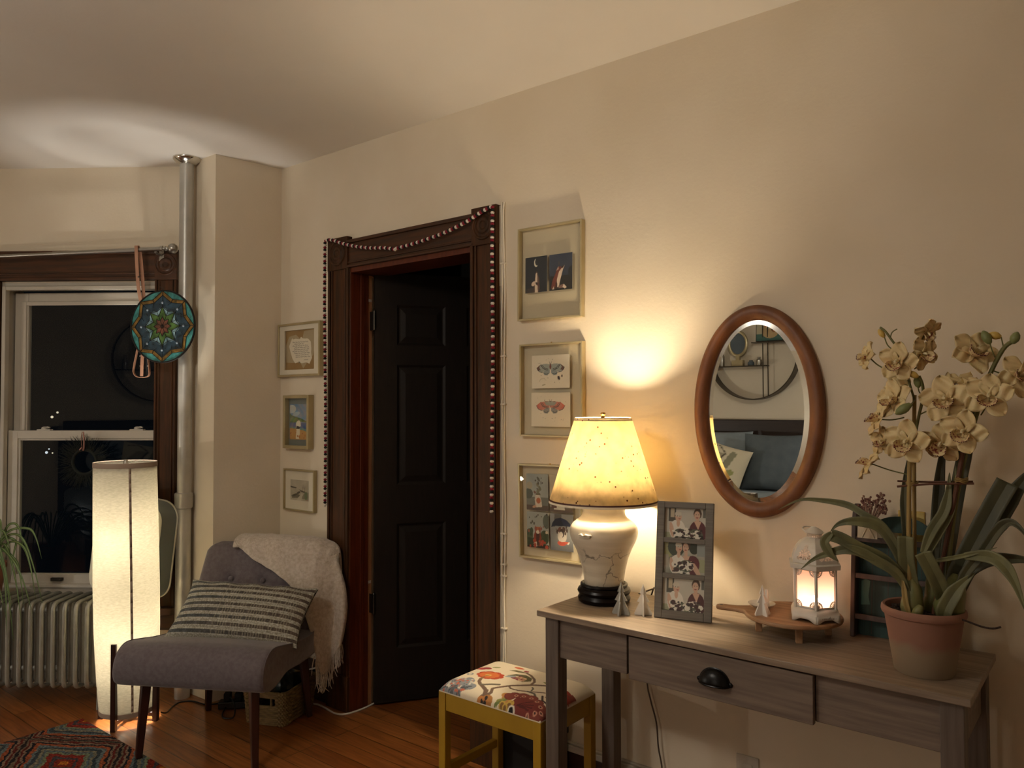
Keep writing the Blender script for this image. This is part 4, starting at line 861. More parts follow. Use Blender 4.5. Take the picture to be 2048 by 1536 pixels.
# ------------------------------------------------------------------ wreath, strap, stained glass, plant
mat('twig', '#0d110c', .9, c2='#151a13', scale=20); mat('pink_ribbon', '#a8786c', .7); mat('tan_leather', '#b98a6e', .6, c2='#a8795e', scale=12); mat('stud', '#b8b4ac', .25, 1.)
wr = thing('window_wreath', 'small dark twig wreath hanging on a pink ribbon against the lower pane', 'wreath', bw(.478, .012, 1.14), KA)
m = MB()
for k in range(420):
    a = rng.random()*6.28; r0 = .06+.012*rng.random(); L_ = .03+.055*rng.random(); b = a+.5*rng.standard_normal()*.6
    p = Vector((r0*math.cos(a), -.004*rng.random(), r0*math.sin(a))); q = p+Vector((L_*math.cos(b), -.005-.012*rng.random(), L_*math.sin(b))); m.tube([p, q], [.0016, .0006], 4)
m.tube([(.062*math.cos(2*PI*k/40), 0, .062*math.sin(2*PI*k/40)) for k in range(40)], .008, 8, closed=True); m.build('twig_ring', 'twig', wr)
m = MB(); m.tube(catmull([(-.004, -.016, .155), (-.008, -.018, .12), (-.004, -.012, .062), (.006, -.018, .07), (.006, -.018, .12), (.002, -.016, .155)], 5), .0035, 6, flat=(1, .3)); m.tube([(-.004, -.02, .075), (-.014, -.022, .062)], .003, 6); m.build('ribbon', 'pink_ribbon', wr)
st = thing('leather_strap', 'long tan leather strap looped over the curtain rod behind the stained glass', 'strap', bw(.165, .1, 2.225), KA)
def ribbon(m, pts, w, n=6, side=(1, 0, 0), th=.0025):
    P = catmull(pts, n); S = Vector(side)
    vs = []
    for i, p in enumerate(P):
        t = (P[min(i+1, len(P)-1)]-P[max(i-1, 0)]).normalized(); s = (S-t*S.dot(t)).normalized(); nn = s.cross(t)
        for a, b in ((-1, -1), (1, -1), (1, 1), (-1, 1)): vs.append(p+s*(a*w/2)+nn*(b*th/2))
    L_ = len(P); m.add(vs, [(i*4+k, i*4+(k+1) % 4, (i+1)*4+(k+1) % 4, (i+1)*4+k) for i in range(L_-1) for k in range(4)]+[(0, 3, 2, 1), tuple(4*(L_-1)+k for k in range(4))])
m = MB(); ribbon(m, [(.036, .012, -.42), (.022, .014, -.2), (.008, .014, -.05), (0, .006, -.002), (-.002, -.006, .002), (0, -.014, -.02), (.012, -.014, -.2), (.028, -.010, -.30), (.040, -.006, -.45)], .017)
m.build('strap', 'tan_leather', st)
m = MB(); ribbon(m, [(.022, -.008, -.42), (.012, -.008, -.50), (-.008, -.008, -.60), (-.008, -.008, -.635), (.012, -.008, -.655), (.055, -.008, -.655), (.070, -.008, -.640), (.068, -.008, -.60), (.055, -.008, -.50), (.045, -.008, -.43)], .016, side=(0, 1, 0)); m.build('loop', 'tan_leather', st)
m = MB(); ribbon(m, [(.045, -.012, -.42), (.036, -.012, -.56), (.033, -.012, -.652)], .016); m.build('tongue', 'tan_leather', st)
m = MB(); ribbon(m, [(.022, -.002, -.42), (.026, -.002, -.648)], .012); ribbon(m, [(.050, -.002, -.42), (.055, -.002, -.648)], .012); m.build('studded_band', 'soft_black', st)
for x, z in ((.018, -.49), (.018, -.53), (.017, -.55), (.018, -.60), (.054, -.49), (.056, -.60)):
    m = MB(); m.ball((x+.004, -.006, z), (.004, .003, .004), 8); m.build('stud', 'stud', st)
m = MB(); m.ball((.014, -.0165, -.155), (.0045, .002, .0045), 10); m.build('rivet', 'dark_steel', st)
mat('stained_glass', '#ffffff', .18, attr=True, c2='#8a9a98', scale=26, bump=.15, coat=.3); mat('lead', '#171411', .45, .5)
sg = thing('stained_glass_panel', 'round stained glass panel with a green star hanging by the window edge', 'stained glass', (-3.645, 1.838, 1.810), 27)
RG = .176
m = MB(); m.lathe([(RG-.006, -.004), (RG, -.004), (RG+.002, 0), (RG, .004), (RG-.006, .004), (RG-.006, -.004)], 80, M=T(rx=90)); m.build('rim', 'lead', sg)
def pol(r_, deg): return (RG*r_*math.sin(R(deg)), RG*r_*math.cos(R(deg)))
def star(a, b, off=0, n=8): return [pol(a if k % 2 == 0 else b, off+k*180/n) for k in range(2*n)]
m = MB()
def flatp(poly, colr, y): m.col = lin(colr); m.add([(x, y, z) for x, z in poly], [tuple(range(len(poly)))[::-1]]); m.col = (1, 1, 1)
def ringstrip(A, B, colr, y):
    n = len(A); m.col = lin(colr); m.add([(x, y, z) for x, z in A]+[(x, y, z) for x, z in B], [(k, (k+1) % n, n+(k+1) % n, n+k) for k in range(n)]); m.col = (1, 1, 1)
circ = [pol(.985, k*360/96) for k in range(96)]
flatp(circ, '#4a9a96', -.0005)
S1, S2 = star(.98, .80), star(.86, .70)
flatp(S1, '#9c7438', -.0010); flatp(S2, '#2c4656', -.0015)
for k in range(8):
    if k > 8: flatp([pol(.86, 45*k), pol(.70, 45*k+22.5), pol(.5, 45*k+22.5), pol(.55, 45*k)], '#3a7aa8', -.0017)
S3 = star(.545, .42); flatp([p for k in range(8) for p in (pol(.545, 45*k), pol(.50, 45*k+12), pol(.44, 45*k+22.5), pol(.50, 45*k+33))], '#9fc4d0', -.0020)
for k in range(8): flatp([pol(.52, 45*k), pol(.32, 45*k+22.5), pol(0, 0), pol(.32, 45*k-22.5)], '#54783c', -.0025); 
for k in range(8): flatp([pol(.27, 45*k), pol(.17, 45*k+22.5), pol(.0, 0), pol(.17, 45*k-22.5)], '#7a4a3a', -.0030)
flatp([pol(.06, k*30) for k in range(12)], '#3a1c14', -.0034)
m.col = lin('#1b2a30'); m.add([(x, .003, z) for x, z in circ], [tuple(range(96))]); m.add([(x, .003, z) for x, z in circ]+[(x, -.0005, z) for x, z in circ], [(k, (k+1) % 96, 96+(k+1) % 96, 96+k) for k in range(96)]); m.col = (1, 1, 1)
m.build('glass_pieces', 'stained_glass', sg, smooth=False)
m = MB()
def came(A, B, y=-.0036, w=.0014): m.tube([(A[0], y, A[1]), (B[0], y, B[1])], w, 6)
for S in (S1, S2):
    for k in range(16): came(S[k], S[(k+1) % 16])
for k in range(16): came(S1[k], S2[k])
for k in range(8):
    came(pol(.545, 45*k), pol(.30, 45*k+22.5)); came(pol(.545, 45*k), pol(.30, 45*k-22.5)); came(pol(.545, 45*k), pol(.44, 45*k+22.5)); came(pol(.44, 45*k+22.5), pol(.545, 45*k+45)); came(pol(.44, 45*k+22.5), pol(.3, 45*k+22.5), w=.0010)
    came(pol(.27, 45*k), pol(.17, 45*k+22.5)); came(pol(.27, 45*k), pol(.17, 45*k-22.5)); came(pol(.17, 45*k+22.5), pol(.30, 45*k+22.5), w=.0010); came(pol(.17, 45*k+22.5), (0, 0), w=.0009)
    came(pol(.70, 45*k+22.5), pol(.60, 45*k+15), w=.0008); came(pol(.86, 45*k), pol(.545, 45*k), w=.0008)
m.build('lead_came', 'lead', sg)
mat('glass_gem', '#8a98a4', .1, coat=.8)
for k in range(8):
    x, z = pol(.655, 45*k); m = MB(); m.ball((x, -.004, z), (.006, .004, .006), 12); m.build('gem', 'glass_gem', sg)
m = MB(); m.tube([(0, 0, RG), (-.005, .01, RG+.012), (-.03, .015, RG+.02)], .0015, 6); m.build('hanging_wire', 'dark_steel', sg)
# spider plant
mat('spider_leaf', '#ffffff', .5, attr=True); mat('terracotta', '#9a6248', .8, c2='#8a5842', scale=8, bump=.1)
SPx = bw(.84, .20, .50)
spd = thing('spider_plant', 'spider plant with long striped arching leaves hanging over the radiator', 'plant', SPx, KA)
m = MB(); m.lathe([(0, .0), (.055, .0), (.075, .14), (.08, .14), (.08, .165), (.07, .165), (.068, .14), (0, .14)], 36); m.build('pot', 'terracotta', spd)
m = MB(); m.lathe([(0, .150), (.05, .150), (.0675, .145)], 24); m.build('soil', 'soft_black', spd)
def blade(m, pts, w, cfun, n=5, fold=.25, up=(0, 0, 1), cols=5):
    P = catmull(pts, n); L_ = len(P)-1; vs = []; cc = []
    for i, p in enumerate(P):
        t = (P[min(i+1, L_)]-P[max(i-1, 0)]).normalized(); s = t.cross(Vector(up)); s = s.normalized() if s.length > 1e-4 else Vector((1, 0, 0)); nn = s.cross(t); f = i/L_
        ww = w(f) if callable(w) else w*min(1, (1-f)*2.2+.06)*min(1, .5+f*3)
        for j in range(cols): q = j/(cols-1)*2-1; vs.append(p+s*(q*ww/2)+nn*(abs(q)*ww*fold)); cc.append(cfun(q, f))
    m.add(vs, [(i*cols+j, i*cols+j+1, (i+1)*cols+j+1, (i+1)*cols+j) for i in range(L_) for j in range(cols-1)], cols=cc)
def spc(q, f): return lin('#93a068') if abs(q) < .3 else lin('#46602c')
def lf(pts, w=.011):
    m = MB(); blade(m, pts, w, spc, up=(.2, -1, .3)); m.build('leaf', 'spider_leaf', spd, solid=.0008)
targ = [((.20, -.05, .34), (.28, -.08, .20)), ((.12, -.06, .30), (.19, -.10, -.02)), ((.09, -.10, .24), (.135, -.16, -.08)), ((.08, -.14, .25), (.11, -.17, -.16)), ((.14, -.08, .26), (.17, -.12, .02)), ((.10, -.06, .33), (.16, -.09, .16)),
        ((.04, -.16, .24), (.06, -.18, -.20)), ((.07, -.16, .2), (.03, -.2, -.22)), ((.13, -.03, .36), (.19, -.06, .24)), ((.11, -.12, .22), (.175, -.15, -.04)), ((.02, -.15, .28), (.09, -.19, -.05)), ((.15, -.05, .28), (.16, -.1, .1)), ((.08, -.05, .38), (.12, -.1, .20)), ((.09, -.13, .16), (.08, -.17, -.13)), ((.05, -.12, .3), (.10, -.17, .0)), ((.12, -.1, .2), (.13, -.14, .0))]
for (a, e) in targ:
    if e[2] < .05: a = (a[0]+.06, a[1], a[2]); e = (e[0]+.11, e[1], e[2])
    b = Vector((.02*rng.standard_normal(), .02*rng.standard_normal(), .15)); a = Vector((a[0]*1.15, a[1], a[2])); e = Vector((e[0]*1.15, e[1], e[2])); lf([b, b.lerp(a, .55)+Vector((0, 0, .06)), a, a.lerp(e, .5)+Vector((.012, -.012, .035)), e])
for k in range(14):
    an = R(100+200*k/13); d = .15+.1*rng.random(); b = Vector((0, 0, .15)); a = Vector((d*.55*math.cos(an), min(.08, d*.55*math.sin(an)), .33)); e = Vector((d*math.cos(an), min(.10, d*math.sin(an)), .12-.1*rng.random())); lf([b, b.lerp(a, .6)+Vector((0, 0, .04)), a, a.lerp(e, .5)+Vector((0, 0, .04)), e])
# rug
def rug_mat():
    m = bpy.data.materials.new('rug_wool'); m.use_nodes = True; nt = m.node_tree; N = nt.nodes; L = nt.links; b = N['Principled BSDF']; b.inputs['Roughness'].default_value = .95; b.inputs['Specular IOR Level'].default_value = .1
    tc = N.new('ShaderNodeTexCoord'); nz = N.new('ShaderNodeTexNoise'); nz.inputs['Scale'].default_value = 28; nz.inputs['Detail'].default_value = 2; L.new(tc.outputs['Object'], nz.inputs['Vector'])
    ad = N.new('ShaderNodeMixRGB'); ad.blend_type = 'LINEAR_LIGHT'; ad.inputs[0].default_value = .018; L.new(tc.outputs['Object'], ad.inputs[1]); L.new(nz.outputs['Color'], ad.inputs[2])
    s = N.new('ShaderNodeSeparateXYZ'); L.new(ad.outputs[0], s.inputs[0])
    def mth(op, a, b_=None):
        n = N.new('ShaderNodeMath'); n.operation = op
        for i, v in enumerate((a, b_)):
            if v is None: continue
            if isinstance(v, (int, float)): n.inputs[i].default_value = v
            else: L.new(v, n.inputs[i])
        return n.outputs[0]
    X = mth('DIVIDE', mth('SUBTRACT', s.outputs[0], .40), .36); Y_ = mth('DIVIDE', mth('SUBTRACT', s.outputs[1], -.235), .235)
    u = mth('ADD', X, Y_); v = mth('SUBTRACT', X, Y_)
    def tri(w): return mth('ABSOLUTE', mth('SUBTRACT', mth('FLOORED_MODULO', mth('ADD', w, 1.), 2.), 1.))
    r_ = mth('MAXIMUM', tri(u), tri(v))
    rp = N.new('ShaderNodeValToRGB'); rp.color_ramp.interpolation = 'CONSTANT'
    seq = [(0, '#c07a2a'), (.08, '#8a2f24'), (.17, '#4a4a50'), (.25, '#8e2f26'), (.36, '#7f8a70'), (.44, '#5f7078'), (.50, '#8a8470'), (.57, '#3f4c54'), (.64, '#6a7c80'), (.70, '#a85a38'), (.78, '#20242c'), (.83, '#8f7a68'), (.88, '#6a2420'), (.93, '#7a6a58'), (.97, '#2a2428')]
    el = rp.color_ramp.elements
    for i, (p, c) in enumerate(seq):
        e = el[i] if i < 2 else el.new(p); e.position = p; e.color = (*lin(c), 1)
    L.new(r_, rp.inputs[0])
    n2 = N.new('ShaderNodeTexNoise'); n2.inputs['Scale'].default_value = 110; n2.inputs['Detail'].default_value = 2; L.new(tc.outputs['Object'], n2.inputs['Vector'])
    r2 = N.new('ShaderNodeValToRGB'); r2.color_ramp.elements[0].position = .35; r2.color_ramp.elements[0].color = (.25, .24, .23, 1); r2.color_ramp.elements[1].position = .65; r2.color_ramp.elements[1].color = (.85, .82, .80, 1); L.new(n2.outputs[0], r2.inputs[0])
    mx = N.new('ShaderNodeMix'); mx.data_type = 'RGBA'; mx.blend_type = 'MULTIPLY'; mx.inputs[0].default_value = 1; L.new(rp.outputs[0], mx.inputs[6]); L.new(r2.outputs[0], mx.inputs[7]); L.new(mx.outputs[2], b.inputs['Base Color'])
    bp = N.new('ShaderNodeBump'); bp.inputs['Strength'].default_value = .7; bp.inputs['Distance'].default_value = .004; L.new(n2.outputs[0], bp.inputs['Height']); L.new(bp.outputs[0], b.inputs['Normal']); MATS['rug_wool'] = m
rug_mat()
m = MB(); m.grid(lambda u, v: (1.75*u, -2.4*v, .009+.0008*math.sin(u*40)*math.sin(v*55)), 60, 80); m.box(0, 1.75, -2.4, 0, .001, .0085)
rg = m.build('woven_rug', 'rug_wool'); rg.location = (-3.735, 1.530, 0); tag(rg, 'multicoloured woven rug with nested diamonds on the wooden floor', 'rug')
# ------------------------------------------------------------------ pictures left of the door
mat('champagne', '#b5a580', .38, .45, c2='#a89870', scale=8); mat('mount_board', '#d9d0bf', .8)
def frame_box(name, lab, x0, x1, z0, z1, dep, bar, fm, cat='picture', rz=0, group=None):
    o = thing(name, lab, cat, ((x0+x1)/2, WY, (z0+z1)/2), 0, group, ry=rz); w, h = x1-x0, z1-z0
    m = MB(); y0, y1 = -dep, -.001
    m.box(-w/2, -w/2+bar, y0, y1, -h/2, h/2); m.box(w/2-bar, w/2, y0, y1, -h/2, h/2); m.box(-w/2+bar, w/2-bar, y0, y1, -h/2, -h/2+bar); m.box(-w/2+bar, w/2-bar, y0, y1, h/2-bar, h/2)
    m.build('frame', fm, o, bevel=.001); return o, w, h
k = 2.333/2.33
fo, w, h = frame_box('framed_quote', 'handwritten verse on torn paper, topmost frame left of the door', -3.424*k, -3.076*k, 1.572, 1.842, .027, .011, 'champagne')
m = MB(); iw, ih = .245, .200
m.box(-w/2+.01, -iw/2, -.020, -.014, -h/2+.01, h/2-.01); m.box(iw/2, w/2-.01, -.020, -.014, -h/2+.01, h/2-.01); m.box(-iw/2, iw/2, -.020, -.014, -h/2+.01, -ih/2); m.box(-iw/2, iw/2, -.020, -.014, ih/2, h/2-.01); m.build('mount', 'mount_board', fo)
S = [('n', 5, .5, '#a58a5e'), ('p', [(.03, .2), (.0, .6), (.12, .84), (.35, .88), (.55, .72), (.62, .95), (.95, .97), (1, .6), (.92, .35), (.7, .15), (.6, .03), (.5, .18), (.25, .18)], '#a8977a'),
     ('p', [(.12, .60), (.22, .80), (.26, .77), (.34, .78), (.48, .76), (.52, .82), (.58, .77), (.75, .76), (.84, .68), (.86, .5), (.85, .42), (.88, .28), (.80, .14), (.70, .18), (.55, .16), (.45, .20), (.33, .17), (.24, .28), (.17, .45)], '#ddd3c0'), ('e', .47, .19, .03, .015, -30, '#6a6a60')]
for i, (a, b) in enumerate(((.24, .76), (.30, .60), (.24, .75), (.30, .79), (.29, .82), (.24, .76), (.30, .83), (.34, .77), (.34, .82))):
    yy = .69-.046*i; x = a
    while x < b-.03:
        L_ = .05+.06*rng.random(); P = [(xx, yy+.009*math.sin(xx*190+i)+.006*math.sin(xx*77)) for xx in np.arange(x, min(b, x+L_), .004)]
        if len(P) > 1: S.append(('l', P, .0045, iw/ih, '#55504a'))
        x += L_+.018
P = [(xx, .245+.006*math.sin(xx*200)) for xx in np.arange(.62, .76, .004)]; S.append(('l', P, .004, iw/ih, '#6a645c'))
m = MB(); print_mesh(m, paint(230, 190, '#8f6d3e', S), iw+.004, ih+.004, T(0, -.011, 0)); m.build('verse', 'mat_print', fo, smooth=False)
m = MB(); m.box(-w/2+.011, w/2-.011, -.0225, -.0215, -h/2+.011, h/2-.011); m.build('glass', 'frame_glass', fo, smooth=False)
k = 2.327/2.33
fo, w, h = frame_box('framed_painting', 'gold box frame holding a small beach painting with a figure in white', -3.373*k, -3.161*k, 1.210, 1.478, .034, .016, 'champagne', rz=.0)
m = MB(); m.box(-w/2+.01, w/2-.01, -.008, -.002, -h/2+.01, h/2-.01); m.build('backing', 'fan_grey', fo)
S = [('g', .5, 1, '#3f6a96'), ('n', 6, .45, '#8fb2c8'), ('e', .12, .86, .22, .12, 0, '#b9c2c0'), ('e', .35, .72, .2, .06, 10, '#a8bcc4'), ('p', [(0, .74), (.12, .68), (.4, .63), (.62, .60), (.9, .52), (.95, .48), (.6, .50), (0, .46)], '#3f6a2a'), ('p', [(.1, .62), (.4, .60), (.7, .53), (.3, .50), (0, .52)], '#55802f'),
     ('r', 0, 1, .30, .475, '#2a5590'), ('n', 9, .2, '#4a7ab0'), ('p', [(0, .33), (.3, .30), (.6, .26), (1, .20), (1, .28), (.7, .32), (0, .36)], '#4a8a8a'), ('p', [(0, 0), (1, 0), (1, .2), (.75, .26), (.4, .30), (0, .32)], '#b98a4e'), ('n', 14, .35, '#c89a62'), ('d', 0, 1, 0, .2, 18, .02, '#a5683a'),
     ('p', [(.33, .02), (.37, .25), (.36, .33), (.34, .45), (.40, .52), (.50, .55), (.58, .50), (.60, .40), (.55, .33), (.56, .22), (.53, .02)], '#dcd2bc'), ('p', [(.36, .30), (.54, .30), (.56, .36), (.38, .39)], '#2a2a36'), ('e', .44, .55, .045, .035, 0, '#8a6a4e'), ('d', .34, .56, .02, .12, 8, .02, '#b0703e')]
m = MB(); print_mesh(m, paint(110, 130, '#6a94b8', S), .152, .178, T(-.003, -.0095, .0)); m.build('painting', 'mat_print', fo, smooth=False)
m = MB(); m.box(-w/2+.014, w/2-.014, -.028, -.027, -h/2+.014, h/2-.014); m.build('glass', 'frame_glass', fo, smooth=False)
k = 2.337/2.33
fo, w, h = frame_box('framed_sketch', 'pale gold frame with a tiny grey harbour sketch, lowest left of the door', -3.370*k, -3.118*k, .898, 1.106, .023, .007, 'champagne')
m = MB(); m.box(-w/2+.006, w/2-.006, -.012, -.006, -h/2+.006, h/2-.006); m.build('mount', 'mount_board', fo)
S = [('g', .4, 1, '#c2b8a6'), ('n', 7, .6, '#a09686'), ('p', [(0, .68), (.35, .62), (.3, .58), (0, .6)], '#3a342c'), ('p', [(.45, .55), (.7, .48), (.95, .42), (.9, .36), (.6, .42)], '#5a5448'), ('p', [(.05, .22), (.3, .34), (.55, .26), (.4, .12), (.1, .08)], '#6e6656'), ('p', [(.6, .1), (.8, .45), (1, .4), (1, .05)], '#8a8270'), ('e', .45, .38, .12, .05, 30, '#4a4638'), ('e', .25, .25, .14, .04, 20, '#4a463a'), ('e', .85, .25, .08, .2, 0, '#6a7a5a'), ('l', [(.68, .45), (.7, .78)], .008, 1, '#5a5448'), ('l', [(.78, .44), (.8, .72)], .008, 1, '#5a5448'), ('p', [(.35, 0), (.6, .35), (.68, .3), (.6, 0)], '#c4bba8'), ('r', .86, .98, .03, .05, '#a04a38')]
m = MB(); print_mesh(m, paint(90, 80, '#b5ab98', S), .150, .102, T(.0, -.0128, .0)); m.build('sketch', 'mat_print', fo, smooth=False)
m = MB(); m.box(-w/2+.006, w/2-.006, -.018, -.017, -h/2+.006, h/2-.006); m.build('glass', 'frame_glass', fo, smooth=False)
# ------------------------------------------------------------------ floating glass frames right of the door
FD = .024
def floating(name, lab, x0, x1, z0, z1, prints, rz=0):
    o, w, h = frame_box(name, lab, x0, x1, z0, z1, FD, .0075, 'champagne', rz=rz, group='floating glass frames right of the door'); cx, cz = (x0+x1)/2, (z0+z1)/2
    m = MB(); m.box(-w/2+.004, w/2-.004, -.0195, -.0180, -h/2+.004, h/2-.004); m.box(-w/2+.004, w/2-.004, -.0120, -.0105, -h/2+.004, h/2-.004); m.build('glass', 'frame_glass', o, smooth=False)
    for a0, a1, b0, b1, A in prints:
        m = MB(); print_mesh(m, A, a1-a0, b1-b0, T((a0+a1)/2-cx, -.0150, (b0+b1)/2-cz)); m.build('art_card', 'mat_print', o, smooth=False)
    m = MB(); m.tube([(0, -.012, h/2-.002), (0, -.012, h/2+.004)], .003, 8); m.build('hanger', 'brass', o)
moon = [('n', 5, .5, '#1c222c'), ('g', .1, .6, '#171c26'), ('e', .5, .83, .10, .115, 0, '#d8d0bc'), ('e', .545, .855, .095, .105, 0, '#181d27'), ('e', .25, .05, .25, .09, 0, '#3a3230'), ('p', [(.40, .0), (.38, .25), (.46, .42), (.48, .55), (.53, .6), (.58, .52), (.64, .35), (.66, .12), (.62, .0)], '#5a4034'), ('p', [(.44, .0), (.45, .3), (.48, .52), (.53, .56), (.56, .40), (.55, .3), (.58, .0)], '#cdb8a4'), ('e', .38, .25, .10, .06, 20, '#c9b29e'), ('e', .54, .24, .08, .035, -30, '#2a1a18'), ('e', .60, .22, .05, .05, 0, '#4a2620')]
howl = [('g', .2, 1.1, '#343c50'), ('n', 6, .35, '#3e4658'), ('r', 0, 1, 0, .40, '#1a1816'), ('e', .98, .48, .16, .16, 0, '#1c1e26'), ('p', [(.08, .05), (.14, .28), (.28, .48), (.36, .62), (.48, .66), (.58, .58), (.54, .5), (.48, .3), (.42, .12)], '#6a3024'), ('p', [(.30, .10), (.34, .30), (.42, .5), (.50, .57), (.66, .66), (.68, .68), (.60, .56), (.54, .42), (.46, .22), (.42, .08)], '#d2bca8'), ('p', [(.48, .62), (.66, .68), (.60, .60)], '#3a1c16'), ('p', [(.30, .54), (.40, .66), (.42, .58)], '#a88a78'), ('p', [(.26, .05), (.28, .22), (.34, .26), (.36, .06)], '#3a1a16'), ('p', [(.12, .03), (.2, .12), (.22, .04)], '#c8b09c'), ('p', [(.40, .12), (.62, .16), (.74, .06), (.6, .06), (.42, .05)], '#7a5a50'), ('p', [(.58, .08), (.64, .16), (.76, .06), (.68, .03)], '#d0bcaa'), ('e', .42, .74, .03, .05, 0, '#4a4448')]
floating('glass_frame', 'floating glass frame right of the door with two dark night-sky fox cards', -1.850, -1.552, 1.750, 2.108,
         [(-1.817, -1.713, 1.856, 1.993, paint(76, 100, '#14181f', moon)), (-1.703, -1.598, 1.856, 1.992, paint(76, 100, '#242a38', howl))], rz=.55)
def moth(w1_, w2_, w3_, ink, pal):
    S = [('n', 4, .3, '#d2c8b4')]
    for s in (-1, 1):
        X = lambda x: .5+s*x
        S += [('p', [(X(.02), .72), (X(.12), .74), (X(.26), .72), (X(.37), .62), (X(.34), .53), (X(.24), .48), (X(.10), .52), (X(.02), .56)], w1_), ('p', [(X(.26), .72), (X(.37), .62), (X(.34), .53), (X(.26), .55), (X(.30), .63)], w2_), ('p', [(X(.02), .56), (X(.10), .56), (X(.19), .48), (X(.17), .40), (X(.08), .38), (X(.02), .46)], w3_),
              ('l', [(X(.25), .70), (X(.20), .60), (X(.08), .54)], .010, 1.4, ink), ('l', [(X(.22), .70), (X(.16), .61), (X(.06), .57)], .008, 1.4, ink), ('l', [(X(.18), .46), (X(.12), .42), (X(.05), .44)], .008, 1.4, ink), ('l', [(X(.37), .62), (X(.30), .50), (X(.2), .47)], .008, 1.4, ink), ('l', [(X(.01), .73), (X(.03), .80)], .006, 1.4, ink)]
    S += [('e', .5, .65, .022, .09, 0, pal), ('d', .2, .85, .15, .4, 10, .008, ink), ('d', .1, .9, .7, .92, 8, .008, '#8a8470')]
    return S
M1 = moth('#9aa09a', '#6a4a42', '#8a9492', '#1e1e22', '#7a4438')+[('e', .72, .3, .03, .06, 20, '#2a1a22'), ('e', .80, .36, .018, .04, 0, '#2a1a22'), ('l', [(.2, .2), (.24, .28), (.33, .3), (.38, .24)], .006, 1.4, '#b0a488'), ('e', .32, .10, .05, .02, 20, '#b0a488')]
M2 = moth('#c07a6a', '#c86a5a', '#8a8a86', '#4a4a4a', '#a86a66')+[('p', [(.34, .72), (.66, .72), (.60, .62), (.4, .62)], '#9a9c90'), ('l', [(.35, .74), (.62, .74)], .006, 1.4, '#4a4438')]
floating('glass_frame', 'floating glass frame right of the door holding two moth drawings on white cards', -1.843, -1.551, 1.306, 1.660,
         [(-1.787, -1.612, 1.490, 1.615, paint(124, 90, '#ddd3c0', M1)), (-1.790, -1.610, 1.345, 1.473, paint(126, 90, '#ddd3c0', M2))])
fa = [('g', .0, .7, '#8f9490'), ('n', 5, .4, '#b3b5ae'), ('r', 0, 1, 0, .14, '#5a4a40'), ('r', 0, 1, .14, .36, '#6f7068'), ('e', .1, .45, .2, .14, 0, '#4f554c'), ('e', .15, .68, .14, .10, 0, '#a39a84'), ('p', [(.42, .08), (.38, .3), (.42, .42), (.60, .42), (.68, .3), (.72, .1)], '#c9bcaa'), ('e', .55, .27, .10, .08, 0, '#b0603c'), ('e', .36, .1, .09, .035, 10, '#b88a70'), ('p', [(.32, .50), (.40, .44), (.46, .5), (.36, .54)], '#7a5348'), ('p', [(.42, .42), (.66, .42), (.62, .48), (.46, .48)], '#6a5f4a'), ('e', .54, .53, .08, .06, 30, '#77735f'), ('e', .62, .61, .08, .05, -50, '#6e6a58'), ('e', .52, .70, .07, .05, -30, '#7d7964'), ('e', .56, .86, .09, .04, -40, '#5c5a4c'), ('d', .35, .8, .5, .9, 8, .025, '#4a463c')]
fb = [('n', 4, .4, '#b0a48e'), ('g', .5, 0, '#8a857a'), ('r', 0, 1, 0, .12, '#6a5a4e'), ('p', [(.18, .06), (.16, .35), (.3, .5), (.58, .45), (.66, .06)], '#d2cab8'), ('p', [(.06, .1), (.12, .4), (.3, .38), (.3, .1)], '#6a4a44'), ('e', .52, .3, .07, .07, 0, '#7e8a78')]
fc = [('n', 5, .5, '#a9aaa2'), ('r', 0, 1, 0, .1, '#2a221c'), ('e', .12, .35, .16, .17, 0, '#4f5a40'), ('e', .1, .15, .2, .12, 0, '#33402a'), ('e', .8, .3, .2, .2, 0, '#445038'), ('e', .9, .75, .16, .2, 0, '#5f6458'), ('d', .02, 1, .1, .5, 18, .05, '#3a4a30'), ('p', [(.30, .05), (.32, .35), (.40, .5), (.60, .5), (.66, .3), (.62, .05)], '#8a3d26'), ('p', [(.36, .62), (.40, .52), (.60, .52), (.64, .62), (.56, .57), (.44, .57)], '#b0603a'), ('e', .5, .53, .12, .06, 0, '#b5653e'), ('p', [(.42, .06), (.42, .4), (.5, .46), (.58, .4), (.56, .06)], '#4a2c26'), ('e', .5, .44, .08, .05, 0, '#d8cbb8'), ('p', [(.30, .03), (.34, .2), (.44, .16), (.46, .03)], '#cdbfae'), ('e', .9, .45, .06, .04, 0, '#c9b8a0'), ('d', .05, .95, .6, .95, 14, .025, '#4a4438'), ('d', .1, .9, .03, .2, 10, .05, '#a8452e'), ('d', .05, .9, .45, .6, 6, .04, '#96503c')]
fd = [('n', 5, .5, '#9c9c98'), ('g', .5, 0, '#5a5a5c'), ('p', [(.15, .62), (.2, 1), (.5, 1), (.5, .78)], '#6a6660'), ('p', [(.04, .62), (.10, .75), (.24, .86), (.46, .90), (.70, .85), (.86, .76), (.92, .68), (.70, .70), (.46, .66), (.24, .67)], '#20263a'), ('p', [(.46, .9), (.60, .67), (.92, .68), (.74, .83)], '#2e3650'), ('e', .52, .42, .2, .2, 0, '#c9bfb2'), ('e', .5, .48, .11, .12, 0, '#3a3030'), ('e', .47, .44, .08, .08, 0, '#d4cabc'), ('e', .4, .58, .09, .05, 40, '#6a4438'), ('e', .6, .6, .07, .05, -30, '#5a4038'), ('p', [(.30, .20), (.50, .14), (.72, .20), (.80, .26), (.62, .26), (.50, .24), (.36, .27)], '#c05a44'), ('e', .5, .19, .17, .05, 0, '#b84e3c'), ('p', [(.72, .2), (.82, .27), (.84, .24), (.78, .18)], '#dccfc0'), ('d', .25, .8, .45, .65, 9, .03, '#4a3a34')]
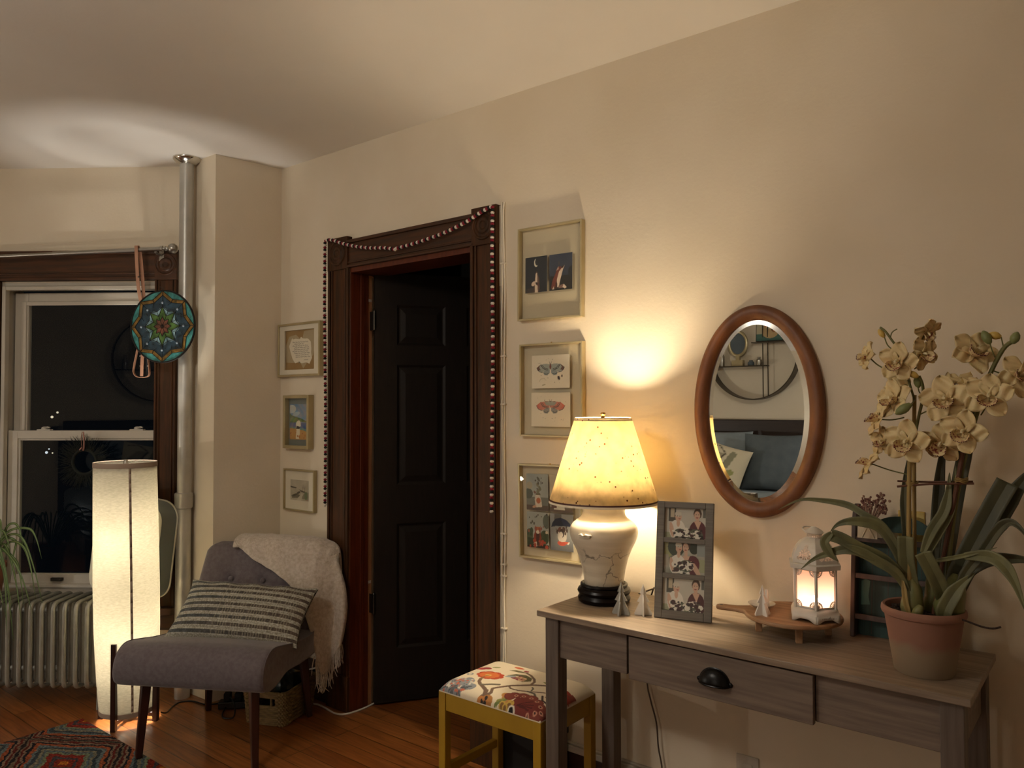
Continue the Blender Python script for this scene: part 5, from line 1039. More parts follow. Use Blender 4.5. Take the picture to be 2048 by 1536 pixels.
floating('glass_frame', 'floating glass frame with four woodland animal cards partly behind the lamp', -1.849, -1.556, .845, 1.203,
         [(-1.814, -1.711, 1.028, 1.166, paint(76, 104, '#a8aaa2', fa)), (-1.704, -1.600, 1.028, 1.166, paint(76, 104, '#b5aa94', fb)), (-1.814, -1.711, .887, 1.022, paint(76, 104, '#9a9c94', fc)), (-1.704, -1.600, .886, 1.022, paint(76, 104, '#8a8a88', fd))], rz=-.9)
# ------------------------------------------------------------------ felt ball garlands round the doorway
mat('felt_white', '#d9cfc2', .95, bump=.5, bscale=500); mat('felt_red', '#7a1428', .95, bump=.5, bscale=500); mat('felt_dark', '#0e120d', .95, bump=.5, bscale=500)
GY = WY-.050
def garland(name, lab, pts, phase, skip_end=0):
    P = []; src = pts; step = .0109; acc = 0; last = src[0]; P.append(last)
    for a, b in zip(src, src[1:]):
        L_ = (b-a).length; d = step-acc
        while d <= L_: P.append(a.lerp(b, d/L_)); d += step
        acc = (acc+L_) % step if L_ < step-acc or True else acc
    o0 = P[0]; o = thing(name, lab, 'garland', o0, 0, 'felt ball garlands around the doorway')
    m = MB(); m.tube([p-o0 for p in src], .0012, 5); m.build('string', 'felt_dark', o)
    order = sorted(range(len(P)), key=lambda i: (P[i]-CAM).length); near = set(order[:100]); names = ('felt_white', 'felt_red', 'felt_dark')
    rest = MB(); base = {}
    for i, p in enumerate(P):
        t = (P[min(i+1, len(P)-1)]-P[max(i-1, 0)]).normalized(); q = t.to_track_quat('Z', 'Y'); k = (i+phase) % 3
        if i in near:
            if k not in base:
                m = MB(); m.ball((0, 0, 0), (.0082, .0082, .0064), 12); b = m.build('felt_ball', names[k], o); base[k] = b
            else: b = base[k].copy(); COL.objects.link(b); b.parent = o
            b.location = p-o0; b.rotation_mode = 'QUATERNION'; b.rotation_quaternion = q
        else: rest.ball((0, 0, 0), (.0082, .0082, .0064), 12, k, Matrix.Translation(p-o0) @ q.to_matrix().to_4x4())
    if rest.v: r_ = rest.build('felt_balls', list(names), o); r_['kind'] = 'stuff'
def poly(pxs): return [at(x, y, GY) for x, y in pxs]
sw_r = catmull(poly([(793, 497), (815, 491), (850, 480), (890, 465), (930, 445), (958, 427), (977, 416), (985, 413)]), 8)
col_r = poly([(985, 416), (984, 500), (985, 600), (986, 700), (985, 800), (984, 900), (983, 1026)])
garland('felt_garland', 'red, white and black felt ball garland down the right side of the doorway', sw_r+col_r, 0)
sw_l = catmull(poly([(790, 499), (770, 496), (740, 496), (712, 493), (685, 487), (664, 480), (652, 481)]), 8)
col_l = poly([(650, 486), (649, 600), (650, 700), (651, 800), (651, 900), (650, 1014)])
garland('felt_garland', 'red, white and black felt ball garland down the left side of the doorway', sw_l+col_l, 0)
# wires clipped down beside the right casing
wc = thing('wall_cable', 'pair of cream cables clipped to the wall down the right side of the doorway', 'cable', (-1.945, WY, 0))
m = MB()
for dx, ph in ((-.001, 0), (.010, 1.4)):
    P = [(dx+.004+.0025*math.sin(i*.8+ph), -.006-.002*math.sin(i*1.3+ph), .20+i*.1) for i in range(21)]+[(dx+.004, -.005, 2.235-.01*dx)]
    m.tube(catmull(P, 3), .0036, 8)
m.build('cable_pair', 'mount_board', wc)
m = MB(); m.box(-.009, .003, -.010, 0, 1.9, 2.222); m.box(-.011, .001, -.006, 0, .2, 1.9); m.build('raceway', 'white_trim', wc, bevel=.001)
for z in (1.99, 1.62, 1.43, .92, .80, .755, .55):
    m = MB(); m.box(-.004, .022, -.012, 0, z-.003, z+.003); m.build('cable_clip', 'mount_board', wc, bevel=.001)
# ------------------------------------------------------------------ stool and dark box
mat('mustard_paint', '#a5811a', .45, c2='#98761a', scale=6, bump=.05); mat('floral_cloth', '#ffffff', .85, attr=True, bump=.15, bscale=500)
SX0, SX1, SY0, SY1, SZ = -1.885, -1.446, 1.935, 2.250, .440
sl = thing('stool', 'mustard yellow stool with a floral cushioned seat beside the console table', 'stool', ((SX0+SX1)/2, (SY0+SY1)/2, 0))
hw, hd_ = (SX1-SX0)/2, (SY1-SY0)/2
for sx in (-1, 1):
    for sy in (-1, 1):
        m = MB(); x0 = sx*hw-(.03 if sx > 0 else 0); y0 = sy*hd_-(.03 if sy > 0 else 0); m.box(x0, x0+.03, y0, y0+.03, 0, SZ); m.build('leg', 'mustard_paint', sl, bevel=.002)
for sy in (-1, 1):
    m = MB(); y0 = sy*hd_-(.024 if sy > 0 else -.004); m.box(-hw+.03, hw-.03, y0, y0+.02, SZ-.062, SZ); m.build('rail', 'mustard_paint', sl, bevel=.002)
for sx in (-1, 1):
    m = MB(); x0 = sx*hw-(.024 if sx > 0 else -.004); m.box(x0, x0+.02, -hd_+.03, hd_-.03, SZ-.062, SZ); m.build('rail', 'mustard_paint', sl, bevel=.002)
    m = MB(); m.box(x0, x0+.02, -hd_+.03, hd_-.03, .155, .185); m.build('stretcher', 'mustard_paint', sl, bevel=.002)
br = '#6f5848'
def fm(u, v):                                 # points on the rounded front of the cushion fold over its edge
    if v < 0: return (u+.7*v, .07+.35*v)
    return (min(u, .99), .07+v*.6 if v < .16 else v)
S = [('n', 3, .2, '#d8cbb0')]
def E(u, v, a, b, r_, c): S.append(('e', *fm(u, v), a, b, r_, c))
def Ln(P, w, c): S.append(('l', [fm(*p) for p in P], w, 1.4, c))
def Pg(P, c): S.append(('p', [fm(*p) for p in P], c))
def Dd(u, v, a, b, n, q, c): x, y = fm(u, v); S.append(('d', x-a, x+a, y-b, y+b, n, q, c))
for u, v, a, b, r_ in ((.13, .02, .10, .09, 30), (.19, .14, .08, .06, 35), (.24, .02, .07, .05, 20), (.12, -.12, .08, .07, 0), (.24, -.10, .06, .06, 30), (.28, .03, .05, .04, 30), (.20, .20, .04, .05, 30)): E(u, v, a, b, r_, '#85898d')
for u, v in ((.20, -.06), (.25, -.09), (.16, -.12), (.28, -.02), (.29, .03)): Ln([(u, v), (u-.03, v-.05), (u-.02, v-.09)], .007, '#4f5458')
Dd(.14, .05, .11, .10, 34, .011, '#b5644e'); Dd(.17, .08, .11, .09, 26, .010, '#c9c4b8'); Dd(.2, -.06, .1, .06, 22, .008, '#5c6064')
Ln([(.575, -.22), (.54, -.12), (.50, -.06), (.42, .05), (.33, .15), (.29, .21), (.265, .28), (.27, .36)], .020, br); Ln([(.56, -.2), (.52, -.1), (.44, .02)], .028, br)
Ln([(.53, -.1), (.49, .02), (.47, .12), (.50, .20), (.56, .30), (.63, .38), (.69, .46), (.76, .53), (.86, .60)], .019, br); Ln([(.67, .45), (.66, .53), (.62, .60), (.55, .67), (.48, .71)], .015, br)
Ln([(.55, .28), (.59, .24), (.66, .25), (.74, .30), (.84, .38)], .011, br); Ln([(.72, .29), (.79, .29), (.82, .25), (.80, .22)], .012, '#5f584c'); Ln([(.74, .33), (.73, .38), (.71, .40)], .010, '#5f584c'); Ln([(.34, .14), (.37, .17), (.41, .21), (.47, .25)], .020, '#6a6152')
for a in range(9): E(.265+.085*math.cos(a*.7)+.02, .41+.075*math.sin(a*.7), .045, .040, 40, '#b5472a')
for a in range(9): E(.275+.055*math.cos(a*.7), .41+.05*math.sin(a*.7), .040, .034, 40, '#cf7038')
E(.27, .40, .03, .03, 0, '#d9a85a'); Ln([(.265, .28), (.26, .36), (.275, .40)], .009, '#8a6a40')
E(.11, .54, .045, .04, 30, '#a8403a'); E(.15, .58, .04, .035, 30, '#8e2f30'); E(.20, .66, .04, .02, 40, '#8f8f5a'); E(.12, .33, .03, .035, 0, '#85898d'); E(.12, .33, .014, .018, 0, '#ddd2bc')
Pg([(.40, .50), (.44, .60), (.52, .64), (.60, .60), (.63, .52), (.58, .44), (.56, .52), (.50, .58)], '#5f5a3c'); E(.53, .51, .055, .055, 30, '#b0886a'); Dd(.52, .51, .05, .05, 14, .013, '#8a3f4a'); Dd(.53, .51, .05, .05, 10, .011, '#d8b890'); E(.44, .50, .05, .025, 45, '#9aa0a0')
Pg([(.33, .66), (.38, .72), (.46, .72), (.50, .70), (.42, .66)], '#6f6544'); E(.46, .75, .025, .025, 0, '#8e3038'); E(.36, .80, .05, .03, 0, '#c2603a'); Pg([(.70, .60), (.78, .66), (.82, .60), (.76, .56)], '#8a8a50')
E(.61, -.17, .05, .045, 20, '#a8743e'); E(.60, -.22, .05, .04, 0, '#b5763e'); Dd(.61, -.2, .03, .03, 6, .010, '#2a2420')
for u, v, a in ((.62, .06, .035), (.66, .05, .035), (.64, .0, .035), (.68, -.02, .03)): E(u, v, a, a, 0, '#b98448')
Ln([(.63, .02), (.66, -.04), (.67, -.12), (.70, -.16)], .014, '#8a8a4a'); Ln([(.66, .0), (.69, -.08), (.70, -.18)], .010, '#6f7a44')
lob = [(.66, .07), (.69, .14), (.75, .19), (.82, .20), (.89, .16), (.95, .08), (1.0, -.02), (1.03, -.12), (1.04, -.22)]
for u, v in lob: E(u, v, .050, .050, 0, '#6a2420')
for u, v in lob: E(u, v, .042, .042, 0, '#7d3a2e')
Pg([(.72, .10), (.80, .16), (.92, .12), (1.0, -.02), (1.02, -.2), (.90, -.26), (.80, -.14)], '#742f27'); E(.86, -.02, .10, .08, 20, '#742f27')
for u, v in lob[1:]: E(u*.93+.058, v*.93-.004, .017, .020, 0, '#c28a72'); E(u*.93+.058, v*.93-.004, .007, .010, 0, '#2a1010')
for k in range(4): Ln([(.82, -.08), (.86+.03*k, .10-.07*k)], .006, '#521c18')
for u, v, a in ((.76, -.08, .03), (.79, -.13, .032), (.75, -.16, .03), (.80, -.19, .025)): E(u, v, a, a, 0, '#c2a04a'); E(u, v, a*.55, a*.6, 0, '#7d5a30')
E(.87, -.20, .032, .032, 0, '#e0d6c4'); E(.87, -.205, .020, .022, 0, '#141010')
for u, v in ((.90, .56), (.86, .52), (.90, .50), (.87, .60)): E(u, v, .028, .03, 0, '#c07a5a')
Dd(.88, .55, .05, .06, 8, .012, '#8e4038')
S += [('p', [(.88, .30), (.92, .44), (.97, .62), (1, .64), (1, .28), (.96, .24)], '#7a3426'), ('l', [(.86, .30), (.90, .22), (.97, .20)], .012, 1.4, '#3a2a28'), ('d', .93, 1, .3, .6, 8, .02, '#8e3020')]
CA = paint(240, 180, '#ddd0b6', S); ny_, nx_, _ = CA.shape
m = MB(); vs = []; cols = []
for j in range(ny_):
    for i in range(nx_):
        u, v = i/(nx_-1), j/(ny_-1); du, dv = min(u, 1-u)*2*hw, min(v, 1-v)*2*hd_
        f = lambda d: math.sqrt(max(0, 1-(1-min(1, d/.05))**2))
        zz = SZ+.002+.046*min(1, f(du)*f(dv))*(.78+.22*math.sin(PI*u)*math.sin(PI*v)); vs.append(((u*2-1)*(hw-.001), (v*2-1)*(hd_-.001), zz)); cols.append(CA[j, i])
m.add(vs, [(j*nx_+i, j*nx_+i+1, (j+1)*nx_+i+1, (j+1)*nx_+i) for j in range(ny_-1) for i in range(nx_-1)], cols=cols)
m.col = lin('#ddd0b6'); m.box(-hw+.001, hw-.001, -hd_+.001, hd_-.001, SZ-.001, SZ+.003); m.build('seat_cushion', 'floral_cloth', sl, ang=60)
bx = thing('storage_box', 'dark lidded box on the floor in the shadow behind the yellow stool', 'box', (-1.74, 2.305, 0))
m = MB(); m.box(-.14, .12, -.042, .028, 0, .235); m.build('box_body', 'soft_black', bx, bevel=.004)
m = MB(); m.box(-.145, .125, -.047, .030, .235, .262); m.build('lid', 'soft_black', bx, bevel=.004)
# ------------------------------------------------------------------ orchid
mat('aged_terracotta', '#8f6654', .85, c2='#7d5a4a', scale=5, bump=.15, bscale=40); mat('lime_bloom', '#8c7c68', .9, c2='#a06e58', scale=9)
mat('orchid_leaf', '#6c6a44', .55, c2='#56563a', scale=9, stretch=(3, 3, 1), bump=.1); mat('orchid_leaf_dark', '#4c4a32', .55, c2='#3e3e2a', scale=9, stretch=(3, 3, 1), bump=.1)
mat('petal', '#dcc896', .55, c2='#d0b684', scale=26, sss=.15); mat('lip', '#dcc594', .55, c2='#8a3a34', scale=150, contrast=(.52, .6)); mat('lip_spot', '#5a1c1c', .6); mat('column', '#e0d2a8', .5)
mat('green_stem', '#6d6a34', .5, c2='#5a5a2c', scale=12); mat('stake_tan', '#9a8148', .6, c2='#8a7240', scale=5, stretch=(9, 9, 1)); mat('stake_brown', '#5a3520', .6); mat('bud_green', '#6d7446', .5, c2='#7f8450', scale=20); mat('bud_yellow', '#c2a352', .5); mat('bark', '#2a1c14', .95, c2='#3a281a', scale=40, bump=.9); mat('bulb_green', '#59602f', .5, c2='#7a7448', scale=10, stretch=(4, 4, 1))
OX, OY = -.397, 2.062
oc = thing('potted_orchid', 'cymbidium orchid with cream flowers and strap leaves in an aged terracotta pot', 'plant', (OX, OY, TZ))
O0 = Vector((OX, OY, TZ))
def op(x, y, dy=0.): return at(x, y, OY+dy)-O0
m = MB(); m.lathe([(0, 0), (.062, 0), (.0655, .004), (.074, .06)], 64); m.lathe([(.074, .06), (.0845, .130), (.0855, .134), (.0905, .137), (.0925, .143), (.0915, .151), (.088, .155), (.083, .153), (.080, .135), (.07, .06), (0, .05)], 64)
pot = m.build('pot', 'aged_terracotta', oc)
def pot_mat():
    m = MATS['aged_terracotta']; nt = m.node_tree; N = nt.nodes; L = nt.links; b = N['Principled BSDF']; old = b.inputs['Base Color'].links[0].from_socket
    tc = N.new('ShaderNodeTexCoord'); s = N.new('ShaderNodeSeparateXYZ'); L.new(tc.outputs['Object'], s.inputs[0]); nz = N.new('ShaderNodeTexNoise'); nz.inputs['Scale'].default_value = 14; L.new(tc.outputs['Object'], nz.inputs['Vector'])
    ma = N.new('ShaderNodeMath'); ma.operation = 'MULTIPLY_ADD'; ma.inputs[1].default_value = .05; L.new(nz.outputs[0], ma.inputs[0]); L.new(s.outputs[2], ma.inputs[2])
    mr = N.new('ShaderNodeMapRange'); mr.inputs[1].default_value = .105; mr.inputs[2].default_value = .085; mr.inputs[4].default_value = .75; L.new(ma.outputs[0], mr.inputs[0])
    mx = N.new('ShaderNodeMix'); mx.data_type = 'RGBA'; mx.inputs[7].default_value = (*lin('#857860'), 1); L.new(mr.outputs[0], mx.inputs[0]); L.new(old, mx.inputs[6]); L.new(mx.outputs[2], b.inputs['Base Color'])
pot_mat()
m = MB()
m.lathe([(0, .138), (.081, .134)], 30)
for i in range(90):
    a = rng.random()*6.28; r_ = .076*math.sqrt(rng.random()); m.ball((r_*math.cos(a), r_*math.sin(a), .137+.006*rng.random()), (.006+.004*rng.random(), .004+.004*rng.random(), .004), 6, M=None)
m.build('bark_soil', 'bark', oc)
def oleaf(pts, w, mm='orchid_leaf', fold=.22, up=(0, -1, .2), name='leaf', blunt=False):
    m = MB(); P = [op(*p) for p in pts]
    wf = (lambda f: w*min(1, .55+f*2)) if blunt else (lambda f: w*min(1, .5+f*2.2)*min(1, (1-f)*2.4+.03))
    blade(m, P, wf, lambda q, f: (1, 1, 1), n=6, fold=fold, up=up, cols=7); m.build(name, mm, oc, solid=.0011)
CAMD = (0, -1, 0)
oleaf([(1826, 1215, -.01), (1815, 1150, -.02), (1795, 1100, -.03), (1765, 1058, -.04), (1735, 1045, -.05), (1700, 1043, -.06), (1676, 1049, -.06), (1661, 1063, -.06)], .026)
oleaf([(1824, 1190, .01), (1806, 1115, .01), (1768, 1054, .02), (1730, 1030, .02), (1695, 1010, .03), (1645, 1001, .03), (1600, 1000, .02), (1556, 1020, .02)], .017)
oleaf([(1826, 1215, -.03), (1808, 1168, -.04), (1788, 1142, -.05), (1755, 1122, -.06), (1722, 1104, -.07), (1690, 1099, -.08), (1650, 1109, -.08), (1625, 1120, -.08), (1602, 1138, -.08)], .024)
oleaf([(1806, 1150, -.03), (1765, 1118, -.05), (1722, 1098, -.07), (1685, 1078, -.08), (1662, 1070, -.085)], .030, blunt=True)
oleaf([(1664, 1066, -.085), (1650, 1084, -.09), (1660, 1106, -.09), (1677, 1123, -.09)], .022, name='folded_leaf_tip')
oleaf([(1832, 1215, .0), (1822, 1165, -.02), (1814, 1120, -.03), (1812, 1072, -.035)], .036, blunt=True)
oleaf([(1892, 1210, .0), (1885, 1182, -.03), (1866, 1142, -.05), (1846, 1104, -.06)], .036, blunt=True)
oleaf([(1846, 1106, -.06), (1864, 1062, -.03), (1888, 1024, -.01), (1897, 985, .0), (1899, 945, .01)], .024)
oleaf([(1858, 1106, -.05), (1878, 1066, -.02), (1900, 1024, .0), (1907, 980, .01), (1912, 930, .02)], .020)
oleaf([(1898, 1225, .0), (1918, 1150, .01), (1955, 1075, .02), (1990, 1010, .03), (2016, 965, .04)], .046, 'orchid_leaf_dark', blunt=True)
oleaf([(1902, 1225, .01), (1935, 1140, .03), (1985, 1060, .05), (2020, 1000, .06), (2052, 955, .06), (2080, 925, .06)], .040, 'orchid_leaf_dark')
oleaf([(1898, 1215, -.02), (1930, 1150, -.03), (1965, 1105, -.04), (1995, 1062, -.05), (2018, 1045, -.06), (2040, 1056, -.07), (2070, 1095, -.08)], .022, 'orchid_leaf_dark')
oleaf([(1868, 1122, -.01), (1900, 1117, -.03), (1945, 1108, -.05), (1994, 1095, -.06)], .010)
oleaf([(1905, 1200, .0), (1932, 1150, .0), (1965, 1126, .0), (2000, 1118, .0), (2050, 1120, .0), (2090, 1135, .0)], .028, 'orchid_leaf_dark')
oleaf([(1930, 1112, -.04), (1975, 1113, -.06), (2005, 1128, -.07), (2030, 1165, -.08), (2052, 1225, -.09)], .028)
oleaf([(1862, 1215, .03), (1868, 1120, .05), (1876, 1010, .06), (1884, 920, .06), (1896, 850, .05)], .026, 'orchid_leaf_dark')
oleaf([(1880, 1210, .02), (1900, 1080, .03), (1922, 950, .04), (1942, 860, .04), (1956, 800, .04)], .032, 'orchid_leaf_dark')
oleaf([(1822, 1190, .02), (1812, 1060, .03), (1808, 990, .03), (1814, 920, .02)], .018, 'orchid_leaf_dark')
for P, R_ in (([(1832, 1240, -.02), (1824, 1215, -.02), (1826, 1180, -.02), (1818, 1150, -.015)], [.018, .026, .020, .008]), ([(1896, 1240, .0), (1898, 1215, .0), (1908, 1180, .0), (1916, 1150, .01)], [.022, .034, .026, .012]), ([(1862, 1240, .02), (1864, 1205, .02), (1866, 1165, .02), (1868, 1120, .02)], [.014, .018, .016, .010]), ([(1826, 1238, -.055), (1836, 1222, -.06), (1842, 1212, -.055)], [.009, .011, .006])):
    m = MB(); q = catmull([op(*p) for p in P], 4); rr = np.interp(np.linspace(0, 1, len(q)), np.linspace(0, 1, len(R_)), R_); m.tube(q, list(rr), 14); m.build('pseudobulb', 'bulb_green', oc)
oleaf([(1822, 1238, -.05), (1812, 1205, -.05), (1808, 1175, -.045), (1804, 1150, -.04)], .012, 'stake_tan', name='dry_sheath')
oleaf([(1885, 1240, -.035), (1892, 1215, -.045), (1915, 1178, -.04), (1950, 1145, -.03)], .034, name='sheath_leaf')
def stick(P, r_, mm, name, n=4):
    m = MB(); m.tube(catmull([op(*p) for p in P], n), r_, 9); m.build(name, mm, oc)
stick([(1822, 1215, -.025), (1818, 1120, -.025), (1818, 980, -.025), (1821, 862, -.025)], .0052, 'stake_tan', 'flower_stem')
stick([(1832, 1200, .0), (1829, 1080, .0), (1828, 900, .0), (1829, 790, .0)], .0046, 'stake_tan', 'stake')
stick([(1866, 1235, .0), (1884, 1130, .0), (1912, 980, .0), (1938, 830, .0), (1948, 765, .0)], .0052, 'stake_brown', 'stake')
stick([(1892, 1215, .01), (1902, 1080, .01), (1922, 950, .01), (1950, 840, .01), (1976, 758, .0), (2005, 700, .0), (2026, 682, .0)], .0050, 'green_stem', 'flower_stem')
stick([(1828, 880, -.01), (1838, 830, -.01), (1846, 795, -.01), (1845, 770, -.01), (1838, 752, -.01)], .0036, 'green_stem', 'flower_stem')
stick([(1829, 800, -.005), (1812, 745, -.005), (1796, 700, -.005), (1782, 678, -.005), (1770, 662, -.005), (1760, 655, -.005)], .0028, 'green_stem', 'flower_stem')
stick([(1795, 962, .01), (1860, 964, .012), (1946, 963, .015)], .0024, 'stake_brown', 'cross_stick', 2)
stick([(1794, 973, -.03), (1860, 968, -.02), (1948, 967, -.012)], .0026, 'stake_brown', 'cross_stick', 2)
for x, y in ((1824, 967), (1923, 960)):
    m = MB(); c = op(x, y, -.01)
    for k in range(3): m.tube([c+Vector((.0125*math.cos(2*PI*i/20), .018*math.sin(2*PI*i/20), .0035*k-.0035+.002*math.sin(i))) for i in range(20)], .0014, 6, closed=True)
    m.build('raffia_tie', 'stake_tan', oc)
stick([(1912, 1236, -.02), (1935, 1243, -.04), (1962, 1253, -.05), (1985, 1257, -.055), (2002, 1254, -.055)], .0022, 'bark', 'air_root')
def petal_mesh(m, L_, w, cup, M, mi=0, wav=.0):
    def f(u, v):
        x = (u-.5)*2; ww = w*max(0., math.sin(PI*min(1, .10+.90*v)**1.15))**.6*.5
        return (x*ww, -cup*(v*(2-v))*L_*.55+.35*abs(x)**2*ww*-.5+wav*math.sin(9*v+4*x), v*L_)
    m.grid(f, 8, 12, mi, M)
def flower(px, py, dy, size, yaw, pitch, roll, stem=None, op_=1.):
    c = op(px, py, dy); s = size
    Rm = Matrix.Translation(c) @ Matrix.Rotation(R(yaw), 4, 'Z') @ Matrix.Rotation(R(pitch), 4, 'X') @ Matrix.Rotation(R(roll), 4, 'Y')
    m = MB()
    for a, L_, w in ((0, .56, .46), (70, .56, .46), (-70, .56, .46), (138, .54, .44), (-138, .54, .44)):
        cup = .32+.08*rng.standard_normal()+(1-op_)*1.1
        petal_mesh(m, L_*s, w*s, cup, Rm @ Matrix.Rotation(R(a+6*rng.standard_normal()), 4, 'Y') @ Matrix.Rotation(R(-6-55*(1-op_)), 4, 'X'), 0, .004)
    f = m.build('flower', 'petal', oc, solid=.0009, ang=80)
    m = MB()
    def lipf(u, v):
        a = (u-.5)*2*R(105); r_ = .15*s*(1+.10*math.sin(v*3)); yy = -.05*s-.26*s*v; fl = 1+.35*v*v; return (r_*math.sin(a)*fl, yy-.03*s*math.cos(a)*v, -r_*math.cos(a)*fl*.85-.05*s*v*v+.006*s*math.sin(u*30)*v)
    m.grid(lipf, 20, 10, 0, Rm)
    for k in range(15):
        u = .08+.84*k/14; p = Vector(lipf(u, .93+.07*rng.random())); m.ball(p+Vector((0, -.002, 0)), .011*s*(.7+.6*rng.random()), 6, 1, Rm)
    m.build('lip', ['lip', 'lip_spot'], f, solid=.0007, ang=80)
    m = MB(); m.tube([Rm @ Vector((0, -.02*s, .02*s)), Rm @ Vector((0, -.15*s, .05*s)), Rm @ Vector((0, -.24*s, .02*s))], [.035*s, .045*s, .03*s], 8); m.build('column', 'column', f)
    if stem:
        e = op(*stem); m = MB(); m.tube(catmull([Rm @ Vector((0, .03*s, 0)), c.lerp(e, .5)+Vector((0, .01, -.004)), e], 4), .0017, 6); m.build('pedicel', 'green_stem', f)
S0 = .092                                    # most blooms are about nine centimetres across
flower(1735, 712, -.01, .062, -50, -10, 20, (1764, 735, -.01), .75)
flower(1797, 724, -.03, .088, -12, 5, 8, (1816, 755, -.01))
flower(1846, 708, -.01, .068, 48, 10, -35, (1829, 738, -.01), .7)
flower(1853, 664, .0, .060, 60, 45, -20, (1827, 690, -.01), .45)
flower(1793, 762, .02, .064, -20, 160, 10, (1812, 770, .0))
flower(1790, 800, -.03, .090, -30, -12, -10, (1826, 810, -.01))
flower(1758, 838, -.02, .082, -62, -22, -25, (1808, 835, -.01), .8)
flower(1814, 884, -.04, .098, -6, 2, 12, (1826, 900, -.01))
flower(1768, 884, -.01, .066, -28, -6, 0, (1815, 900, .0), .85)
flower(1740, 926, -.01, .080, -72, -30, -15, (1815, 949, -.01), .55)
flower(1948, 706, .0, .098, 35, -20, 30, (1972, 740, .01))
flower(1893, 800, -.03, .104, -4, -6, -6, (1936, 828, .01))
flower(1976, 794, -.04, .094, 6, 0, 14, (1962, 830, .01))
flower(1884, 885, -.02, .088, -14, 28, 10, (1922, 870, .01), .7)
flower(1926, 864, -.05, .092, -2, 4, 18, (1940, 870, .01))
flower(2040, 752, -.01, .086, 30, -10, 40, (1985, 741, .0), .7)
flower(1921, 757, .02, .060, 20, 120, 0, (1945, 780, .01), .6)
def bud(px, py, dy, L_, w, ang, mm, stem):
    c = op(px, py, dy); o_M = Matrix.Translation(c) @ Matrix.Rotation(R(ang), 4, 'Y'); m = MB()
    m.lathe([(0, -L_/2), (w*.5, -L_*.42), (w*.95, -L_*.15), (w, .05*L_), (w*.75, .30*L_), (w*.3, .46*L_), (0, L_/2)], 14, M=o_M); b = m.build('bud', mm, oc)
    m = MB(); m.tube(catmull([o_M @ Vector((0, 0, -L_*.45))]+[op(*s) for s in stem], 4), .0015, 6); m.build('pedicel', 'green_stem', b)
bud(1763, 667, -.005, .026, .007, -35, 'bud_yellow', [(1775, 690, -.005), (1786, 700, -.005)])
bud(1826, 749, -.03, .028, .008, -62, 'bud_yellow', [(1843, 762, -.02), (1847, 785, -.01)])
bud(1835, 764, -.01, .030, .009, 170, 'bud_green', [(1838, 783, -.01), (1846, 788, -.01)])
bud(1807, 818, -.06, .044, .011, -125, 'bud_green', [(1830, 800, -.02)])
bud(1973, 675, .0, .036, .010, -25, 'bud_green', [(1984, 700, .0), (1990, 715, .0)])
bud(1990, 671, .01, .028, .009, -70, 'bud_yellow', [(2006, 690, .01), (2008, 700, .0)])
bud(2030, 676, .0, .030, .010, 22, 'bud_green', [(2022, 688, .0)])
stick([(1780, 678, -.005), (1784, 665, -.005), (1794, 658, -.005)], .0014, 'green_stem', 'pedicel')
stick([(1838, 830, -.01), (1850, 824, -.01), (1860, 820, -.01)], .0016, 'green_stem', 'pedicel')
# ------------------------------------------------------------------ the far side of the room, seen in the oval mirror
mat('headboard', '#241812', .5, c2='#2e1f17', scale=5, stretch=(1, 12, 12)); mat('blue_grey_linen', '#8a9498', .9, c2='#7f898e', scale=10, bump=.1); mat('slate_linen', '#5c6468', .9, c2='#535b60', scale=10, bump=.1); mat('print_linen', '#ffffff', .9, attr=True); mat('ring_metal', '#4a4032', .4, .6)
bd = thing('bed', 'bed with dark headboard and grey-blue cover across the room, seen in the mirror', 'bed', (-3.05, -2.1, 0))
m = MB(); m.box(-.95, .95, -1.09, -1.04, .25, 1.262); m.build('headboard', 'headboard', bd, bevel=.01)
m = MB(); m.box(-.9, .9, -1.03, .95, .16, .30); m.build('bed_frame', 'headboard', bd, bevel=.01)
for x in (-.85, .85):
    for y in (-1.0, .9):
        m = MB(); m.box(x-.03, x+.03, y-.03, y+.03, 0, .16); m.build('leg', 'headboard', bd)
m = MB(); m.box(-.9, .9, -1.03, .95, .30, .56); m.build('mattress', 'blue_grey_linen', bd, bevel=.06, bseg=4)
def cushion(name, lab, loc, w, h, d, mm, rx, ry, rz, cf=None, group=None):
    o = thing(name, lab, 'pillow', loc, rz, group, rx=rx, ry=ry); m = MB()
    for s in (-1, 1):
        m.grid(lambda u, v: ((u-.5)*w*(1-.06*(1-(2*v-1)**2)*abs(2*u-1)**4), s*d*(max(0, 1-abs(2*u-1)**2.4)*max(0, 1-abs(2*v-1)**2.4))**.5, v*h-.06*h*(1-(2*u-1)**2)*(2*v-1)*abs(2*v-1)**3*.5), 40, 40, colfn=cf)
    m.build('cushion_cover', mm, o, ang=80)
cushion('bed_pillow', 'pale blue-grey pillow against the headboard behind the printed cushion', (-3.42, -2.93, .565), .72, .60, .09, 'blue_grey_linen', 16, 0, 0, group='pillows along the headboard')
cushion('bed_pillow', 'large slate grey square pillow beside the printed cushion on the bed', (-2.78, -2.86, .565), .64, .58, .10, 'slate_linen', 16, 0, -4, group='pillows along the headboard')
blob = [('n', 3, .2, '#cfc2a4')]+[('p', [(.1, .55), (.3, .78), (.55, .8), (.4, .6)], '#a39a80'), ('p', [(.5, .5), (.62, .9), (.75, .85), (.66, .5)], '#8f8a70'), ('e', .32, .32, .06, .07, 0, '#3a2a28'), ('e', .24, .2, .05, .06, 0, '#3a2a28'), ('e', .44, .45, .06, .06, 0, '#4a3630'), ('l', [(.1, .9), (.3, .95), (.5, .8), (.4, .6)], .012, 1, '#5a5040'), ('l', [(.4, .15), (.6, .1), (.7, .3)], .012, 1, '#5a5040'), ('e', .72, .4, .1, .07, 30, '#9a9a60')]
BA = paint(41, 41, '#d6caae', blob)
